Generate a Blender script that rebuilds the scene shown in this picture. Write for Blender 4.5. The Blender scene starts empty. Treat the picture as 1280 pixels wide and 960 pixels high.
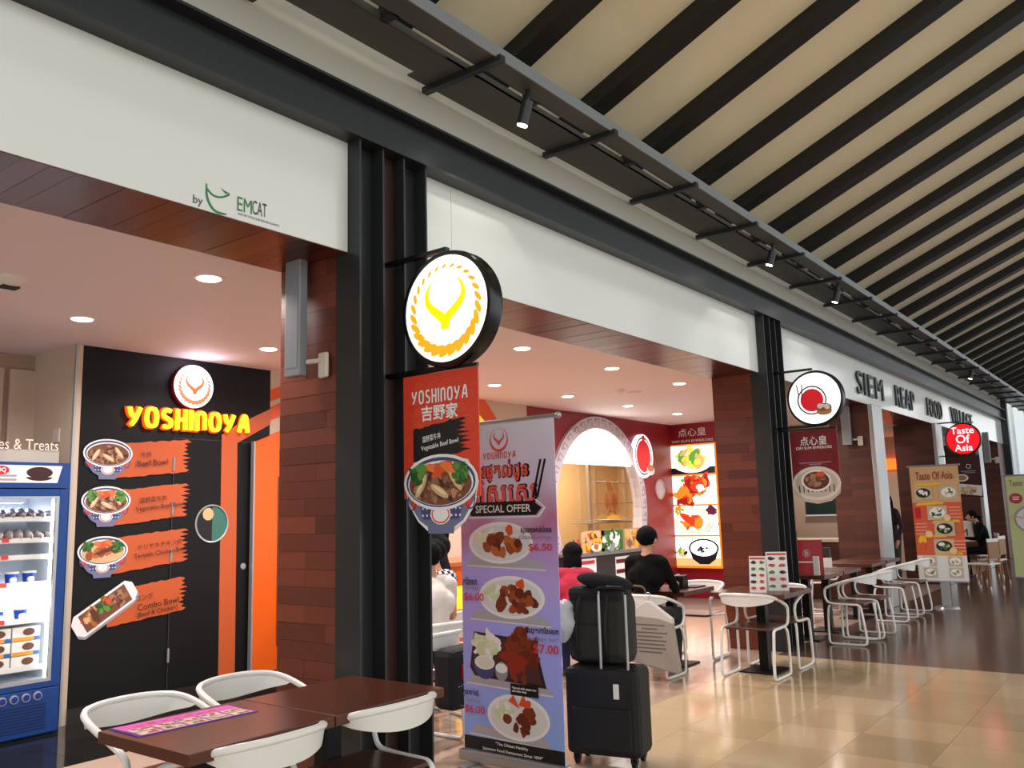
import bpy, bmesh, math, random
from mathutils import Matrix, Vector
random.seed(7)
R=math.radians; PI=math.pi
sc=bpy.context.scene; COL=sc.collection
# ---------------------------------------------------------------- camera
F=1074.95; H=1.6
yaw,pit,rol=0.64822,0.147948,-0.027438
fw=Vector((math.cos(pit)*math.cos(yaw),math.cos(pit)*math.sin(yaw),math.sin(pit)))
rt=Vector((math.sin(yaw),-math.cos(yaw),0)); up=rt.cross(fw)
r2=rt*math.cos(rol)+up*math.sin(rol); u2=-rt*math.sin(rol)+up*math.cos(rol)
cd=bpy.data.cameras.new('camera'); cam=bpy.data.objects.new('camera',cd); COL.objects.link(cam)
cd.sensor_width=36; cd.lens=F/1280*36; cd.clip_start=.05; cd.clip_end=300
m=Matrix.Identity(4)
for i in range(3): m[i][0],m[i][1],m[i][2]=r2[i],u2[i],-fw[i]
m[2][3]=H; cam.matrix_world=m; sc.camera=cam
# ---------------------------------------------------------------- world, exposure
w=bpy.data.worlds.new('daylight'); sc.world=w; w.use_nodes=True
w.node_tree.nodes['Background'].inputs[0].default_value=(0.93,0.97,1.0,1)
w.node_tree.nodes['Background'].inputs[1].default_value=1.65
vs=sc.view_settings; vs.view_transform='Standard'; vs.look='None'; vs.gamma=1; vs.use_curve_mapping=False; vs.exposure=0.0
# ---------------------------------------------------------------- materials
def lin(c):
    return tuple(((v/255)/12.92 if v<=10 else (((v/255)+.055)/1.055)**2.4) for v in c)
MATS={}
def M(name,col=(200,200,200),rough=.5,metal=0,emit=0,var=0,scale=20,spec=.5,bump=0,rnd=0,alpha=None,trans=0,stretch=None,ior=1.45,coat=0):
    if name in MATS: return MATS[name]
    mt=bpy.data.materials.new(name); MATS[name]=mt; mt.use_nodes=True
    nt=mt.node_tree; b=nt.nodes['Principled BSDF']; c=lin(col)
    b.inputs['Base Color'].default_value=(*c,1); b.inputs['Roughness'].default_value=rough
    b.inputs['Metallic'].default_value=metal; b.inputs['Specular IOR Level'].default_value=spec; b.inputs['IOR'].default_value=ior
    if coat: b.inputs['Coat Weight'].default_value=coat; b.inputs['Coat Roughness'].default_value=.05
    if trans: b.inputs['Transmission Weight'].default_value=trans
    if alpha is not None: b.inputs['Alpha'].default_value=alpha
    if emit: b.inputs['Emission Color'].default_value=(*c,1); b.inputs['Emission Strength'].default_value=emit
    if var or bump or rnd:
        tc=nt.nodes.new('ShaderNodeTexCoord'); mp=nt.nodes.new('ShaderNodeMapping'); nz=nt.nodes.new('ShaderNodeTexNoise')
        oi=nt.nodes.new('ShaderNodeObjectInfo')
        nt.links.new(tc.outputs['Object'],mp.inputs[0]); mp.inputs['Scale'].default_value=stretch or (1,1,1)
        ad=nt.nodes.new('ShaderNodeVectorMath'); ad.operation='ADD'
        sv=nt.nodes.new('ShaderNodeVectorMath'); sv.operation='SCALE'; sv.inputs[0].default_value=(17,31,23); nt.links.new(oi.outputs['Random'],sv.inputs['Scale'])
        nt.links.new(mp.outputs[0],ad.inputs[0]); nt.links.new(sv.outputs[0],ad.inputs[1])
        nt.links.new(ad.outputs[0],nz.inputs['Vector']); nz.inputs['Scale'].default_value=scale; nz.inputs['Detail'].default_value=6; nz.inputs['Roughness'].default_value=.6
        if var or rnd:
            # value factor = 1 + var*(noise-.5)*2 + rnd*(random-.5)*2
            a=nt.nodes.new('ShaderNodeMath'); a.operation='MULTIPLY_ADD'; a.inputs[1].default_value=2*var; a.inputs[2].default_value=1-var
            nt.links.new(nz.outputs['Fac'],a.inputs[0])
            a2=nt.nodes.new('ShaderNodeMath'); a2.operation='MULTIPLY_ADD'; a2.inputs[1].default_value=2*rnd; nt.links.new(oi.outputs['Random'],a2.inputs[0])
            a3=nt.nodes.new('ShaderNodeMath'); a3.operation='SUBTRACT'; a3.inputs[1].default_value=rnd; nt.links.new(a.outputs[0],a3.inputs[0]); nt.links.new(a3.outputs[0],a2.inputs[2])
            vm=nt.nodes.new('ShaderNodeVectorMath'); vm.operation='SCALE'; vm.inputs[0].default_value=c
            nt.links.new(a2.outputs[0],vm.inputs['Scale']); nt.links.new(vm.outputs[0],b.inputs['Base Color'])
        if bump:
            bp=nt.nodes.new('ShaderNodeBump'); bp.inputs['Strength'].default_value=bump; bp.inputs['Distance'].default_value=.01
            nt.links.new(nz.outputs['Fac'],bp.inputs['Height']); nt.links.new(bp.outputs[0],b.inputs['Normal'])
    return mt
def plank_mat(name,col,wd,ht,var=.35,axis='yz'):
    """plank pattern for surfaces too far away to build the boards"""
    mt=bpy.data.materials.new(name); MATS[name]=mt; mt.use_nodes=True; nt=mt.node_tree; b=nt.nodes['Principled BSDF']
    tc=nt.nodes.new('ShaderNodeTexCoord'); sp=nt.nodes.new('ShaderNodeSeparateXYZ'); cb=nt.nodes.new('ShaderNodeCombineXYZ'); br=nt.nodes.new('ShaderNodeTexBrick')
    nt.links.new(tc.outputs['Object'],sp.inputs[0])
    nt.links.new(sp.outputs['Y' if axis[0]=='y' else 'X'],cb.inputs['X']); nt.links.new(sp.outputs['Z' if axis[1]=='z' else 'Y'],cb.inputs['Y'])
    nt.links.new(cb.outputs[0],br.inputs['Vector']); c=lin(col)
    br.inputs['Color1'].default_value=(*[v*(1-var) for v in c],1); br.inputs['Color2'].default_value=(*[v*(1+var) for v in c],1); br.inputs['Mortar'].default_value=(*[v*.4 for v in c],1)
    br.inputs['Scale'].default_value=1; br.inputs['Brick Width'].default_value=wd; br.inputs['Row Height'].default_value=ht; br.inputs['Mortar Size'].default_value=.002
    nt.links.new(br.outputs['Color'],b.inputs['Base Color']); b.inputs['Roughness'].default_value=.45
    return mt
def check_mat(name,c1,c2,scale):
    mt=bpy.data.materials.new(name); MATS[name]=mt; mt.use_nodes=True; nt=mt.node_tree; b=nt.nodes['Principled BSDF']
    tc=nt.nodes.new('ShaderNodeTexCoord'); ck=nt.nodes.new('ShaderNodeTexChecker'); ck.inputs['Scale'].default_value=scale
    ck.inputs['Color1'].default_value=(*lin(c1),1); ck.inputs['Color2'].default_value=(*lin(c2),1)
    nt.links.new(tc.outputs['Object'],ck.inputs['Vector']); nt.links.new(ck.outputs['Color'],b.inputs['Base Color']); b.inputs['Roughness'].default_value=.9
    return mt
def grad_mat(name,stops,z0,z1,noise=.25):
    """vertical printed colour wash for the vinyl banner (local z)"""
    mt=bpy.data.materials.new(name); MATS[name]=mt; mt.use_nodes=True; nt=mt.node_tree; b=nt.nodes['Principled BSDF']
    tc=nt.nodes.new('ShaderNodeTexCoord'); sp=nt.nodes.new('ShaderNodeSeparateXYZ'); mr=nt.nodes.new('ShaderNodeMapRange'); cr=nt.nodes.new('ShaderNodeValToRGB'); nz=nt.nodes.new('ShaderNodeTexNoise'); ma=nt.nodes.new('ShaderNodeMath')
    nt.links.new(tc.outputs['Object'],sp.inputs[0]); nt.links.new(tc.outputs['Object'],nz.inputs['Vector']); nz.inputs['Scale'].default_value=2.2; nz.inputs['Detail'].default_value=1
    mr.inputs['From Min'].default_value=z0; mr.inputs['From Max'].default_value=z1; nt.links.new(sp.outputs['Z'],mr.inputs['Value'])
    ma.operation='MULTIPLY_ADD'; ma.inputs[1].default_value=noise; nt.links.new(nz.outputs['Fac'],ma.inputs[0])
    su=nt.nodes.new('ShaderNodeMath'); su.operation='SUBTRACT'; su.inputs[1].default_value=noise/2; nt.links.new(mr.outputs[0],su.inputs[0]); nt.links.new(su.outputs[0],ma.inputs[2]); nt.links.new(ma.outputs[0],cr.inputs['Fac'])
    e=cr.color_ramp.elements
    while len(e)<len(stops): e.new(.5)
    for el,(p,c) in zip(e,stops): el.position=p; el.color=(*lin(c),1)
    nt.links.new(cr.outputs['Color'],b.inputs['Base Color']); b.inputs['Roughness'].default_value=.35
    return mt
# ---------------------------------------------------------------- mesh helpers
class MB:
    def __init__(s): s.v=[]; s.f=[]; s.m=[]
    def add(s,vs,fs,mi=0):
        o=len(s.v); s.v+=[tuple(p) for p in vs]; s.f+=[tuple(i+o for i in f) for f in fs]; s.m+=[mi]*len(fs); return s
    def box(s,x0,x1,y0,y1,z0,z1,mi=0):
        return s.add([(x,y,z) for z in(z0,z1) for y in(y0,y1) for x in(x0,x1)],[(0,2,3,1),(4,5,7,6),(0,1,5,4),(2,6,7,3),(0,4,6,2),(1,3,7,5)],mi)
    def prism(s,pts,y0,y1,mi=0):      # polygon in x,z extruded along y
        n=len(pts); return s.add([(x,y0,z) for x,z in pts]+[(x,y1,z) for x,z in pts],[tuple(range(n)),tuple(range(2*n-1,n-1,-1))]+[(i,i+n,(i+1)%n+n,(i+1)%n) for i in range(n)],mi)
    def prismz(s,pts,z0,z1,mi=0):     # polygon in x,y extruded along z
        n=len(pts); return s.add([(x,y,z0) for x,y in pts]+[(x,y,z1) for x,y in pts],[tuple(range(n-1,-1,-1)),tuple(range(n,2*n))]+[(i,(i+1)%n,(i+1)%n+n,i+n) for i in range(n)],mi)
    def tube(s,path,r,n=8,mi=0,closed=False,cap=True):
        P=[Vector(p) for p in path]; k=len(P); rs=r if isinstance(r,(list,tuple)) else [r]*k
        T=[]
        for i in range(k):
            a=P[(i-1)%k] if (closed or i>0) else P[i]; b=P[(i+1)%k] if (closed or i<k-1) else P[i]; T.append((b-a).normalized())
        nrm=T[0].orthogonal().normalized(); vs=[]
        for i in range(k):
            nrm=(nrm-T[i]*nrm.dot(T[i])).normalized(); bn=T[i].cross(nrm)
            for j in range(n):
                a=2*PI*j/n; vs.append(P[i]+(nrm*math.cos(a)+bn*math.sin(a))*rs[i])
        fs=[(i*n+j,i*n+(j+1)%n,((i+1)%k)*n+(j+1)%n,((i+1)%k)*n+j) for i in range(k if closed else k-1) for j in range(n)]
        if cap and not closed: fs+=[tuple(range(n-1,-1,-1)),tuple((k-1)*n+j for j in range(n))]
        return s.add(vs,fs,mi)
    def lathe(s,prof,n=20,c=(0,0,0),mi=0,axis='z',cap=True):
        vs=[]
        for r,z in prof:
            for j in range(n):
                a=2*PI*j/n; x,y=r*math.cos(a),r*math.sin(a)
                p=(x,y,z) if axis=='z' else ((x,z,y) if axis=='y' else (z,x,y)); vs.append((p[0]+c[0],p[1]+c[1],p[2]+c[2]))
        k=len(prof); fs=[(i*n+j,i*n+(j+1)%n,(i+1)*n+(j+1)%n,(i+1)*n+j) for i in range(k-1) for j in range(n)]
        if cap and prof[0][0]>1e-6: fs.append(tuple(range(n-1,-1,-1)))
        if cap and prof[-1][0]>1e-6: fs.append(tuple((k-1)*n+j for j in range(n)))
        return s.add(vs,fs,mi)
    def ell(s,c,r,n=14,k=9,mi=0):
        r=(r,r,r) if not isinstance(r,(tuple,list)) else r
        vs=[(c[0]+r[0]*math.sin(PI*i/k)*math.cos(2*PI*j/n),c[1]+r[1]*math.sin(PI*i/k)*math.sin(2*PI*j/n),c[2]+r[2]*math.cos(PI*i/k)) for i in range(k+1) for j in range(n)]
        return s.add(vs,[(i*n+j,(i+1)*n+j,(i+1)*n+(j+1)%n,i*n+(j+1)%n) for i in range(k) for j in range(n)],mi)
    def capsule(s,a,b,ra,rb,n=10,mi=0):
        a,b=Vector(a),Vector(b); d=(b-a); L=d.length; d=d.normalized() if L>1e-6 else Vector((0,0,1)); o=d.orthogonal().normalized(); q=d.cross(o); vs=[]; K=4
        prof=[(-ra*math.cos(t*PI/2/K),ra*math.sin(t*PI/2/K)) for t in range(K+1)]+[(L+rb*math.sin(t*PI/2/K),rb*math.cos(t*PI/2/K)) for t in range(K+1)]
        for z,r in prof:
            for j in range(n): vs.append(a+d*z+(o*math.cos(2*PI*j/n)+q*math.sin(2*PI*j/n))*max(r,1e-4))
        return s.add(vs,[(i*n+j,i*n+(j+1)%n,(i+1)*n+(j+1)%n,(i+1)*n+j) for i in range(len(prof)-1) for j in range(n)],mi)
    def build(s,name,mat,parent=None,smooth=False,bevel=0,kind=None,label=None,loc=None):
        me=bpy.data.meshes.new(name); me.from_pydata(s.v,[],s.f)
        mats=mat if isinstance(mat,(list,tuple)) else [mat]
        for t in mats: me.materials.append(t)
        if any(s.m): me.polygons.foreach_set('material_index',s.m)
        if smooth:
            me.polygons.foreach_set('use_smooth',[True]*len(s.f))
            try: me.set_sharp_from_angle(angle=R(45))
            except Exception: pass
        bm=bmesh.new(); bm.from_mesh(me); bmesh.ops.remove_doubles(bm,verts=bm.verts,dist=1e-6); bmesh.ops.recalc_face_normals(bm,faces=bm.faces); bm.to_mesh(me); bm.free()
        o=bpy.data.objects.new(name,me); COL.objects.link(o)
        if parent: o.parent=parent
        if loc: o.location=loc
        if kind: o['kind']=kind
        if label: o['label']=label
        if bevel:
            b=o.modifiers.new('bevel','BEVEL'); b.width=bevel; b.segments=2; b.limit_method='ANGLE'
        return o
def bez(pts,it=3,closed=False):          # rounds a polyline (Chaikin)
    P=[Vector(p) for p in pts]
    for _ in range(it):
        Q=[] if closed else [P[0]]
        n=len(P)
        for i in range(n if closed else n-1):
            a,b=P[i],P[(i+1)%n]; Q+=[a*.75+b*.25,a*.25+b*.75]
        if not closed: Q.append(P[-1])
        P=Q
    return P
def thing(name,label,cat,loc=(0,0,0),rz=0,group=None):
    o=bpy.data.objects.new(name,None); COL.objects.link(o); o.location=loc; o.rotation_euler=(0,0,rz); o.empty_display_size=.1
    o['label']=label; o['category']=cat
    if group: o['group']=group
    return o
def tag(o,label,cat,group=None):
    o['label']=label; o['category']=cat
    if group: o['group']=group
    return o
def struct(o,label=None):
    o['kind']='structure'
    if label: o['label']=label
    return o
def dup(root,loc,rz,label,group=None):
    r=root.copy(); COL.objects.link(r); r.location=loc; r.rotation_euler=(0,0,rz); r['label']=label
    if group: r['group']=group
    for ch in list(root.children):
        c=ch.copy(); COL.objects.link(c); c.parent=r
        for g in list(ch.children):
            d=g.copy(); COL.objects.link(d); d.parent=c
    return r
# flat print: local x right, local z up, faces local -y
class PR:
    def __init__(s,eps=.0012): s.v=[]; s.f=[]; s.m=[]; s.mats=[]; s.eps=eps
    def mi(s,mt):
        if mt not in s.mats: s.mats.append(mt)
        return s.mats.index(mt)
    def poly(s,pts,mt,L=1):
        o=len(s.v); s.v+=[(u,-L*s.eps-(len(s.f)%100)*5e-6,v) for u,v in pts]; s.f.append(tuple(range(o,o+len(pts)))); s.m.append(s.mi(mt)); return s
    def rect(s,u0,u1,v0,v1,mt,L=1): return s.poly([(u0,v0),(u1,v0),(u1,v1),(u0,v1)],mt,L)
    def ell(s,u,v,a,b,mt,L=1,rot=0,n=28,a0=0,a1=2*PI):
        c,d=math.cos(rot),math.sin(rot); P=[]
        for i in range(n):
            t=a0+(a1-a0)*i/(n if a1-a0>6.2 else n-1); x,y=a*math.cos(t),b*math.sin(t); P.append((u+x*c-y*d,v+x*d+y*c))
        return s.poly(P,mt,L)
    def blob(s,u,v,a,b,mt,L=1,rot=0,jag=.25,n=11):
        c,d=math.cos(rot),math.sin(rot); P=[]
        for i in range(n):
            t=2*PI*i/n; k=1+random.uniform(-jag,jag); x,y=a*k*math.cos(t),b*k*math.sin(t); P.append((u+x*c-y*d,v+x*d+y*c))
        return s.poly(P,mt,L)
    def ribbon(s,pts,ws,mt,L=1):
        P=[Vector((p[0],p[1])) for p in pts]; k=len(P); ws=ws if isinstance(ws,(list,tuple)) else [ws]*k
        for i in range(k-1):
            def off(j):
                t=(P[min(j+1,k-1)]-P[max(j-1,0)]).normalized(); nn=Vector((-t.y,t.x)); return P[j]+nn*ws[j]/2,P[j]-nn*ws[j]/2
            a,b=off(i); c,d=off(i+1); s.poly([tuple(a),tuple(c),tuple(d),tuple(b)],mt,L)
        return s
    def ring(s,u,v,a,b,wd,mt,L=1,n=36):
        for i in range(n):
            t0,t1=2*PI*i/n,2*PI*(i+1)/n
            s.poly([(u+a*math.cos(t0),v+b*math.sin(t0)),(u+a*math.cos(t1),v+b*math.sin(t1)),(u+(a-wd)*math.cos(t1),v+(b-wd)*math.sin(t1)),(u+(a-wd)*math.cos(t0),v+(b-wd)*math.sin(t0))],mt,L)
        return s
    def scatter(s,u,v,a,b,cols,n,sz,L=3,jag=.35,asp=.6,rot=0):
        c,d=math.cos(rot),math.sin(rot)
        for i in range(n):
            t=random.uniform(0,2*PI); r=math.sqrt(random.random()); x,y=a*r*math.cos(t),b*r*math.sin(t)
            s.blob(u+x*c-y*d,v+x*d+y*c,sz*random.uniform(.6,1.2),sz*asp*random.uniform(.6,1.2),random.choice(cols),L+i*.04,random.uniform(0,PI),jag,9)
        return s
    def brush(s,u0,u1,v0,v1,slope,mt,L=1,jag=.08):
        P=[]; n=16
        for i in range(n+1): u=u0+(u1-u0)*i/n; P.append((u,v0+slope*(u-u0)+random.uniform(-.006,.006)))
        for i in range(1,16):
            v=v0+(v1-v0)*i/16; P.append((u1+(jag if i%2 else -jag)*random.uniform(.2,1),v+slope*(u1-u0)))
        for i in range(n,-1,-1): u=u0+(u1-u0)*i/n; P.append((u,v1+slope*(u-u0)+random.uniform(-.006,.006)))
        return s.poly(P,mt,L)
    def build(s,name,parent,loc=None,label=None):
        me=bpy.data.meshes.new(name); me.from_pydata(s.v,[],s.f)
        for t in s.mats: me.materials.append(t)
        me.polygons.foreach_set('material_index',s.m)
        o=bpy.data.objects.new(name,me); COL.objects.link(o)
        if parent: o.parent=parent
        if loc: o.location=loc
        if label: o['label']=label
        return o
TEXTQ=[]
def T(parent,body,u,v,h,mt,w=None,L=2,rot=0,bold=0,extr=0,al='C',name='lettering',eps=.0012,y=None,shear=0,space=1):
    cu=bpy.data.curves.new(name,'FONT'); cu.body=body; cu.size=1; cu.extrude=0; cu.shear=shear; cu.space_character=space; cu.resolution_u=3
    o=bpy.data.objects.new(name,cu); COL.objects.link(o); TEXTQ.append((o,parent,u,v,h,w,mt,L*eps if y is None else -y,rot,al,extr,name,bold*h*.8)); return o
def finish_text():
    bpy.context.view_layer.update(); dg=bpy.context.evaluated_depsgraph_get()
    for o,parent,u,v,h,w,mt,off,rot,al,extr,name,fat in TEXTQ:
        me=bpy.data.meshes.new_from_object(o.evaluated_get(dg)); cu=o.data; bpy.data.objects.remove(o); bpy.data.curves.remove(cu)
        if len(me.vertices):
            xs=[p.co.x for p in me.vertices]; ys=[p.co.y for p in me.vertices]; x0,x1,y0,y1=min(xs),max(xs),min(ys),max(ys)
            k=h/max(y1-y0,1e-6); kx=w/max(x1-x0,1e-6) if w else k; c,d=math.cos(rot),math.sin(rot)
            ax={'C':(x0+x1)/2,'L':x0,'R':x1}[al]; cyy=(y0+y1)/2
            for p in me.vertices:
                x,y=(p.co.x-ax)*kx,(p.co.y-cyy)*k; p.co=(u+x*c-y*d,-off,v+x*d+y*c)
        if fat>0:
            V=[p.co.copy() for p in me.vertices]; FS=[tuple(p.vertices) for p in me.polygons]; nv=[]; nf=[]
            for i in range(9):
                dx,dz=(0,0) if i==8 else (fat*math.cos(PI*i/4),fat*math.sin(PI*i/4)); o_=len(nv)
                nv+=[(q.x+dx,q.y-i*2.5e-5,q.z+dz) for q in V]; nf+=[tuple(k+o_ for k in f) for f in FS]
            bpy.data.meshes.remove(me); me=bpy.data.meshes.new(name); me.from_pydata(nv,[],nf)
        me.materials.clear(); me.materials.append(mt)
        for p in me.polygons: p.material_index=0; p.use_smooth=False
        n=bpy.data.objects.new(name,me); COL.objects.link(n); n.parent=parent
        if extr:
            sm=n.modifiers.new('depth','SOLIDIFY'); sm.thickness=extr; sm.offset=0
# ================================================================ SETTING
white_gl=M('fascia_white',(226,227,220),.08,spec=.5)
steel=M('dark_steel',(46,48,49),.36,metal=.2)
grout=M('grout',(168,144,108),.4)
tileM=M('beige_tile',(196,172,134),.12,var=.1,scale=3,rnd=.13,spec=.5)
shopM=M('shop_tile',(182,158,138),.14,var=.08,scale=3,rnd=.06)
darkF=M('dark_floor',(98,78,68),.18,var=.4,scale=2.2)
blackT=M('black_tile',(26,24,22),.1,var=.3,scale=3,rnd=.2)
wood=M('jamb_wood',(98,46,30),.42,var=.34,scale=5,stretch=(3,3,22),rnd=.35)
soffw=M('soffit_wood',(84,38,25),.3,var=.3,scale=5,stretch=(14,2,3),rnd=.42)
plankfar=plank_mat('plank_far',(78,38,25),.8,.1)
ceilM=M('ceiling_paint',(238,224,224),.7)
beige=M('beige_wall',(205,184,160),.75)
redw=M('red_wall',(138,22,34),.4)
roofM=M('roof_board',(238,226,192),.8,var=.08,scale=1.5)
rafM=M('rafter_black',(26,25,22),.5)
silver=M('silver_metal',(176,178,178),.3,metal=.6)
# floors
struct(MB().box(-8,9.35,-16,3.6,-.2,-.005).build('floor',grout),'glossy beige stone tile floor of the concourse')
fl=bpy.data.objects['floor']
def tiles(parent,mat,x0,y0,nx,ny,px,py,gap=.0025,name='tile'):
    me=None
    for i in range(nx):
        for j in range(ny):
            if me is None:
                o=MB().box(0,px-gap,0,py-gap,-.005,0).build(name,mat,parent); me=o.data
            else:
                o=bpy.data.objects.new(name,me); COL.objects.link(o); o.parent=parent
            o.location=(x0+i*px,y0+j*py,0)
tiles(fl,tileM,9.35-.57*15,3.6-.558*6,15,6,.57,.558)
struct(MB().box(9.35,60,-16,3.6,-.2,0).build('floor',darkF),'dark brown polished floor beyond the beige tiles')
fs=struct(MB().box(-8,30,3.6,11,-.2,-.005).build('floor',M('shop_grout',(120,104,92),.5)),'shop floor behind the column line')
tiles(fs,shopM,2.2,3.6,14,4,.6,.62)
tiles(fs,shopM,10.6,3.6,6,4,.6,.62)
tiles(fs,blackT,1.9,6.08,7,2,.6,.61)
# shop ceiling and soffit boards
cl=struct(MB().box(-8,14.5,4.265,8.2,3.12,3.2).build('ceiling',ceilM),'pale ceiling of the food shops')
struct(MB().box(14.5,30,4.265,8.2,3.12,3.2).build('ceiling',ceilM),'ceiling of the far food court')
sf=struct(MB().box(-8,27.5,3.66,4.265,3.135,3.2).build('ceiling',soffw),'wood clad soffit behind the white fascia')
def soffit(x0,x1,n):
    wd=(x1-x0)/n; me=None
    for i in range(n):
        if me is None: o=MB().box(.001,wd-.001,3.662,4.264,3.118,3.135).build('plank',soffw,sf); me=o.data
        else: o=bpy.data.objects.new('plank',me); COL.objects.link(o); o.parent=sf
        o.location=(x0+i*wd,0,random.uniform(-.0025,-.0005))
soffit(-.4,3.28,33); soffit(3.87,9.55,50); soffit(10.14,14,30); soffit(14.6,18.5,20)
# fascia panels
wfas=struct(MB().box(-8,27.6,3.675,3.7,3.12,3.79).build('wall_front',M('fascia_back',(200,200,196),.5)),'white fascia band above the shop openings')
for a,b in((-8,-2.6),(-2.6,3.283),(3.859,4.2),(4.2,9.549),(10.125,13.6),(13.6,18.6),(18.6,23.6),(23.6,27.6)):
    MB().box(a+.002,b-.002,3.656,3.675,3.12,3.787).build('panel',white_gl,wfas)
struct(MB().box(-8,27.7,3.63,3.75,4.08,5.6).build('wall_upper',M('upper_white_roof_tint',(200,196,182),.12)),'glossy white wall above the steel beam')  # white wall greyed in its colour to carry the reflection of the beige roof
# steel beam along the facade
bm_=thing('steel_beam','long dark steel I-beam running above the white fascia','beam',(0,0,0))
MB().box(-8,27.7,3.53,3.73,3.787,3.803).build('lower_flange',steel,bm_)
MB().box(-8,27.7,3.53,3.73,4.065,4.081).build('upper_flange',steel,bm_)
MB().box(-8,27.7,3.622,3.634,3.803,4.065).build('web',steel,bm_)
# columns
def hcol(x,wd,label):
    t=thing('steel_column',label,'column',(x,3.558,0),group='dark steel columns')
    for a in(0,wd-.014): MB().box(a,a+.014,0,.2,0,3.787).build('flange',steel,t)
    MB().box(.014,wd-.014,.1,.112,0,3.787).build('web',steel,t)
hcol(3.284,.2,'dark steel column beside the brown table, left of its pair')
hcol(3.648,.209,'dark steel column behind the round bull-horn sign')
hcol(9.55,.2,'dark steel column next to the dark red wood jamb, left of its pair')
hcol(9.914,.209,'dark steel column behind the round sign with a red circle')
# wood clad piers
def pier(x0,x1,y1,label,rows=31,planks=True):
    p=struct(MB().box(x0+.02,x1,3.76 if planks else 3.66,y1-.005,0,3.118).build('wall_pier',wood if planks else plankfar),label)
    if not planks: return
    MB().box(x0+.2,x0+.364,3.645,3.759,0,3.787).build('filler_board',M('dark_wood',(52,26,19),.5,var=.3,scale=6,stretch=(3,3,20)),p)
    h=3.118/rows; pool={}
    for r in range(rows):
        y=3.66; cuts=[3.66]
        if r%3!=2: cuts.append(3.66+random.choice((.18,.27,.36,.44)))
        cuts.append(y1)
        for a,b in zip(cuts[:-1],cuts[1:]):
            k=round(b-a,3)
            if k not in pool: o=MB().box(0,.02,.0008,k-.0008,.0008,h-.0008).build('plank',wood,p); pool[k]=o.data
            else: o=bpy.data.objects.new('plank',pool[k]); COL.objects.link(o); o.parent=p
            o.location=(x0+random.uniform(0,.003),a,r*h)
pier(3.284,3.857,4.265,'wood clad pier of red-brown planks beside the first shop')
pier(9.55,10.123,4.24,'wood clad pier of dark red planks beside the lit menu board')
pier(14.0,14.5,4.27,'wood clad pier behind the red menu',planks=False)
pier(18.5,19.0,4.38,'wood clad pier behind the orange roll-up banner',planks=False)
pier(26.6,27.6,5.0,'wood clad pier at the far end of the food court',planks=False)
for x,wd,l in((14.0,.55,'silver metal post at the third pier'),(18.5,.55,'silver metal post beside the red oval sign'),(23.1,.5,'pale metal post behind the seated woman')):
    tag(MB().box(x,x+wd,3.58,3.655,0,3.118).build('metal_post',silver,bevel=.01),l,'post')
tag(MB().box(27.7,27.95,3.5,3.75,0,4.4).build('end_post',steel,bevel=.01),'black steel post ending the white fascia','post')
# back walls
bw=struct(MB().box(3.56,5.5,7.3,7.36,.12,3.12).build('wall_back_black',M('black_board',(15,14,15),.5,spec=.3)),'black shop wall with food pictures')
struct(MB().box(3.56,5.66,7.285,7.36,0,.12).build('baseboard_back',M('skirting',(42,38,32),.2)))
struct(MB().box(3.52,3.56,7.3,8.1,0,3.12).build('wall_recess',beige))
tag(MB().box(3.5,3.52,7.296,7.32,0,3.12).build('edge_trim',silver),'thin silver edge strip of the black wall','trim')
struct(MB().box(-8,3.56,8.1,8.2,0,3.12).build('wall_recess_back',M('recess_wall',(176,152,130),.8)))
for x in(3.02,3.3): tag(MB().box(x,x+.23,8.06,8.1,0,2.98).build('wall_panel',beige,bevel=.005),'pale flat wall panel behind the freezer, %s'%('left one' if x<3.1 else 'right one'),'panel')
tag(MB().box(3.505,3.519,7.55,7.67,2.3,2.42).build('switch_plate',M('switch_white',(214,200,186),.5),bevel=.003),'small square switch plate on the beige wall','switch')
struct(MB().box(5.5,9.97,7.3,7.36,0,3.12).build('wall_back_beige',beige),'beige back wall with orange stripes')
struct(MB().box(14.5,14.56,5.5,7.3,0,3.12).build('wall_lightbox',redw),'red side wall with the lit menu board')
struct(MB().box(14.56,30,7.3,7.4,0,3.12).build('wall_back_far',beige))
# red wall with the round moon gate (center 11.87,1.62 r 1.42)
mg=(11.87,1.62); rg=1.3; n=48; mb=MB()
outer=[]
for i in range(n):
    a=2*PI*(i+.5)/n; c,s_=math.cos(a),math.sin(a)
    # ray to rectangle x 9.97..14.5, z 0..3.12
    ts=[]
    if c>0: ts.append((14.5-mg[0])/c)
    if c<0: ts.append((9.97-mg[0])/c)
    if s_>0: ts.append((3.12-mg[1])/s_)
    if s_<0: ts.append((0-mg[1])/s_)
    t=min(ts); outer.append((mg[0]+c*t,mg[1]+s_*t))
inner=[(mg[0]+rg*math.cos(2*PI*(i+.5)/n),mg[1]+rg*math.sin(2*PI*(i+.5)/n)) for i in range(n)]
corners={}
for i in range(n):
    j=(i+1)%n; q=[inner[i],outer[i]]
    (ax,az),(bx,bz)=outer[i],outer[j]
    if abs(ax-bx)>1e-4 and abs(az-bz)>1e-4: q.append((14.5 if max(ax,bx)>14.49 else 9.97,3.12 if max(az,bz)>3.1 else 0))
    q+=[outer[j],inner[j]]; mb.prism(q,7.3,7.4)
rw=struct(mb.build('wall_back_red',redw),'red wall with a round gate opening')
mb=MB()
for i in range(n):
    a0,a1=2*PI*i/n,2*PI*(i+1)/n
    mb.prism([(mg[0]+r*math.cos(a),mg[1]+r*math.sin(a)) for r,a in((rg-.02,a0),(rg+.17,a0),(rg+.17,a1),(rg-.02,a1))],7.25,7.42)
gate=thing('moon_gate','pale round gate frame with a carved key pattern in the red wall','gate frame',(0,0,0))
mb.build('frame_ring',M('gate_stone',(196,186,190),.6),gate,smooth=True)
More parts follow.
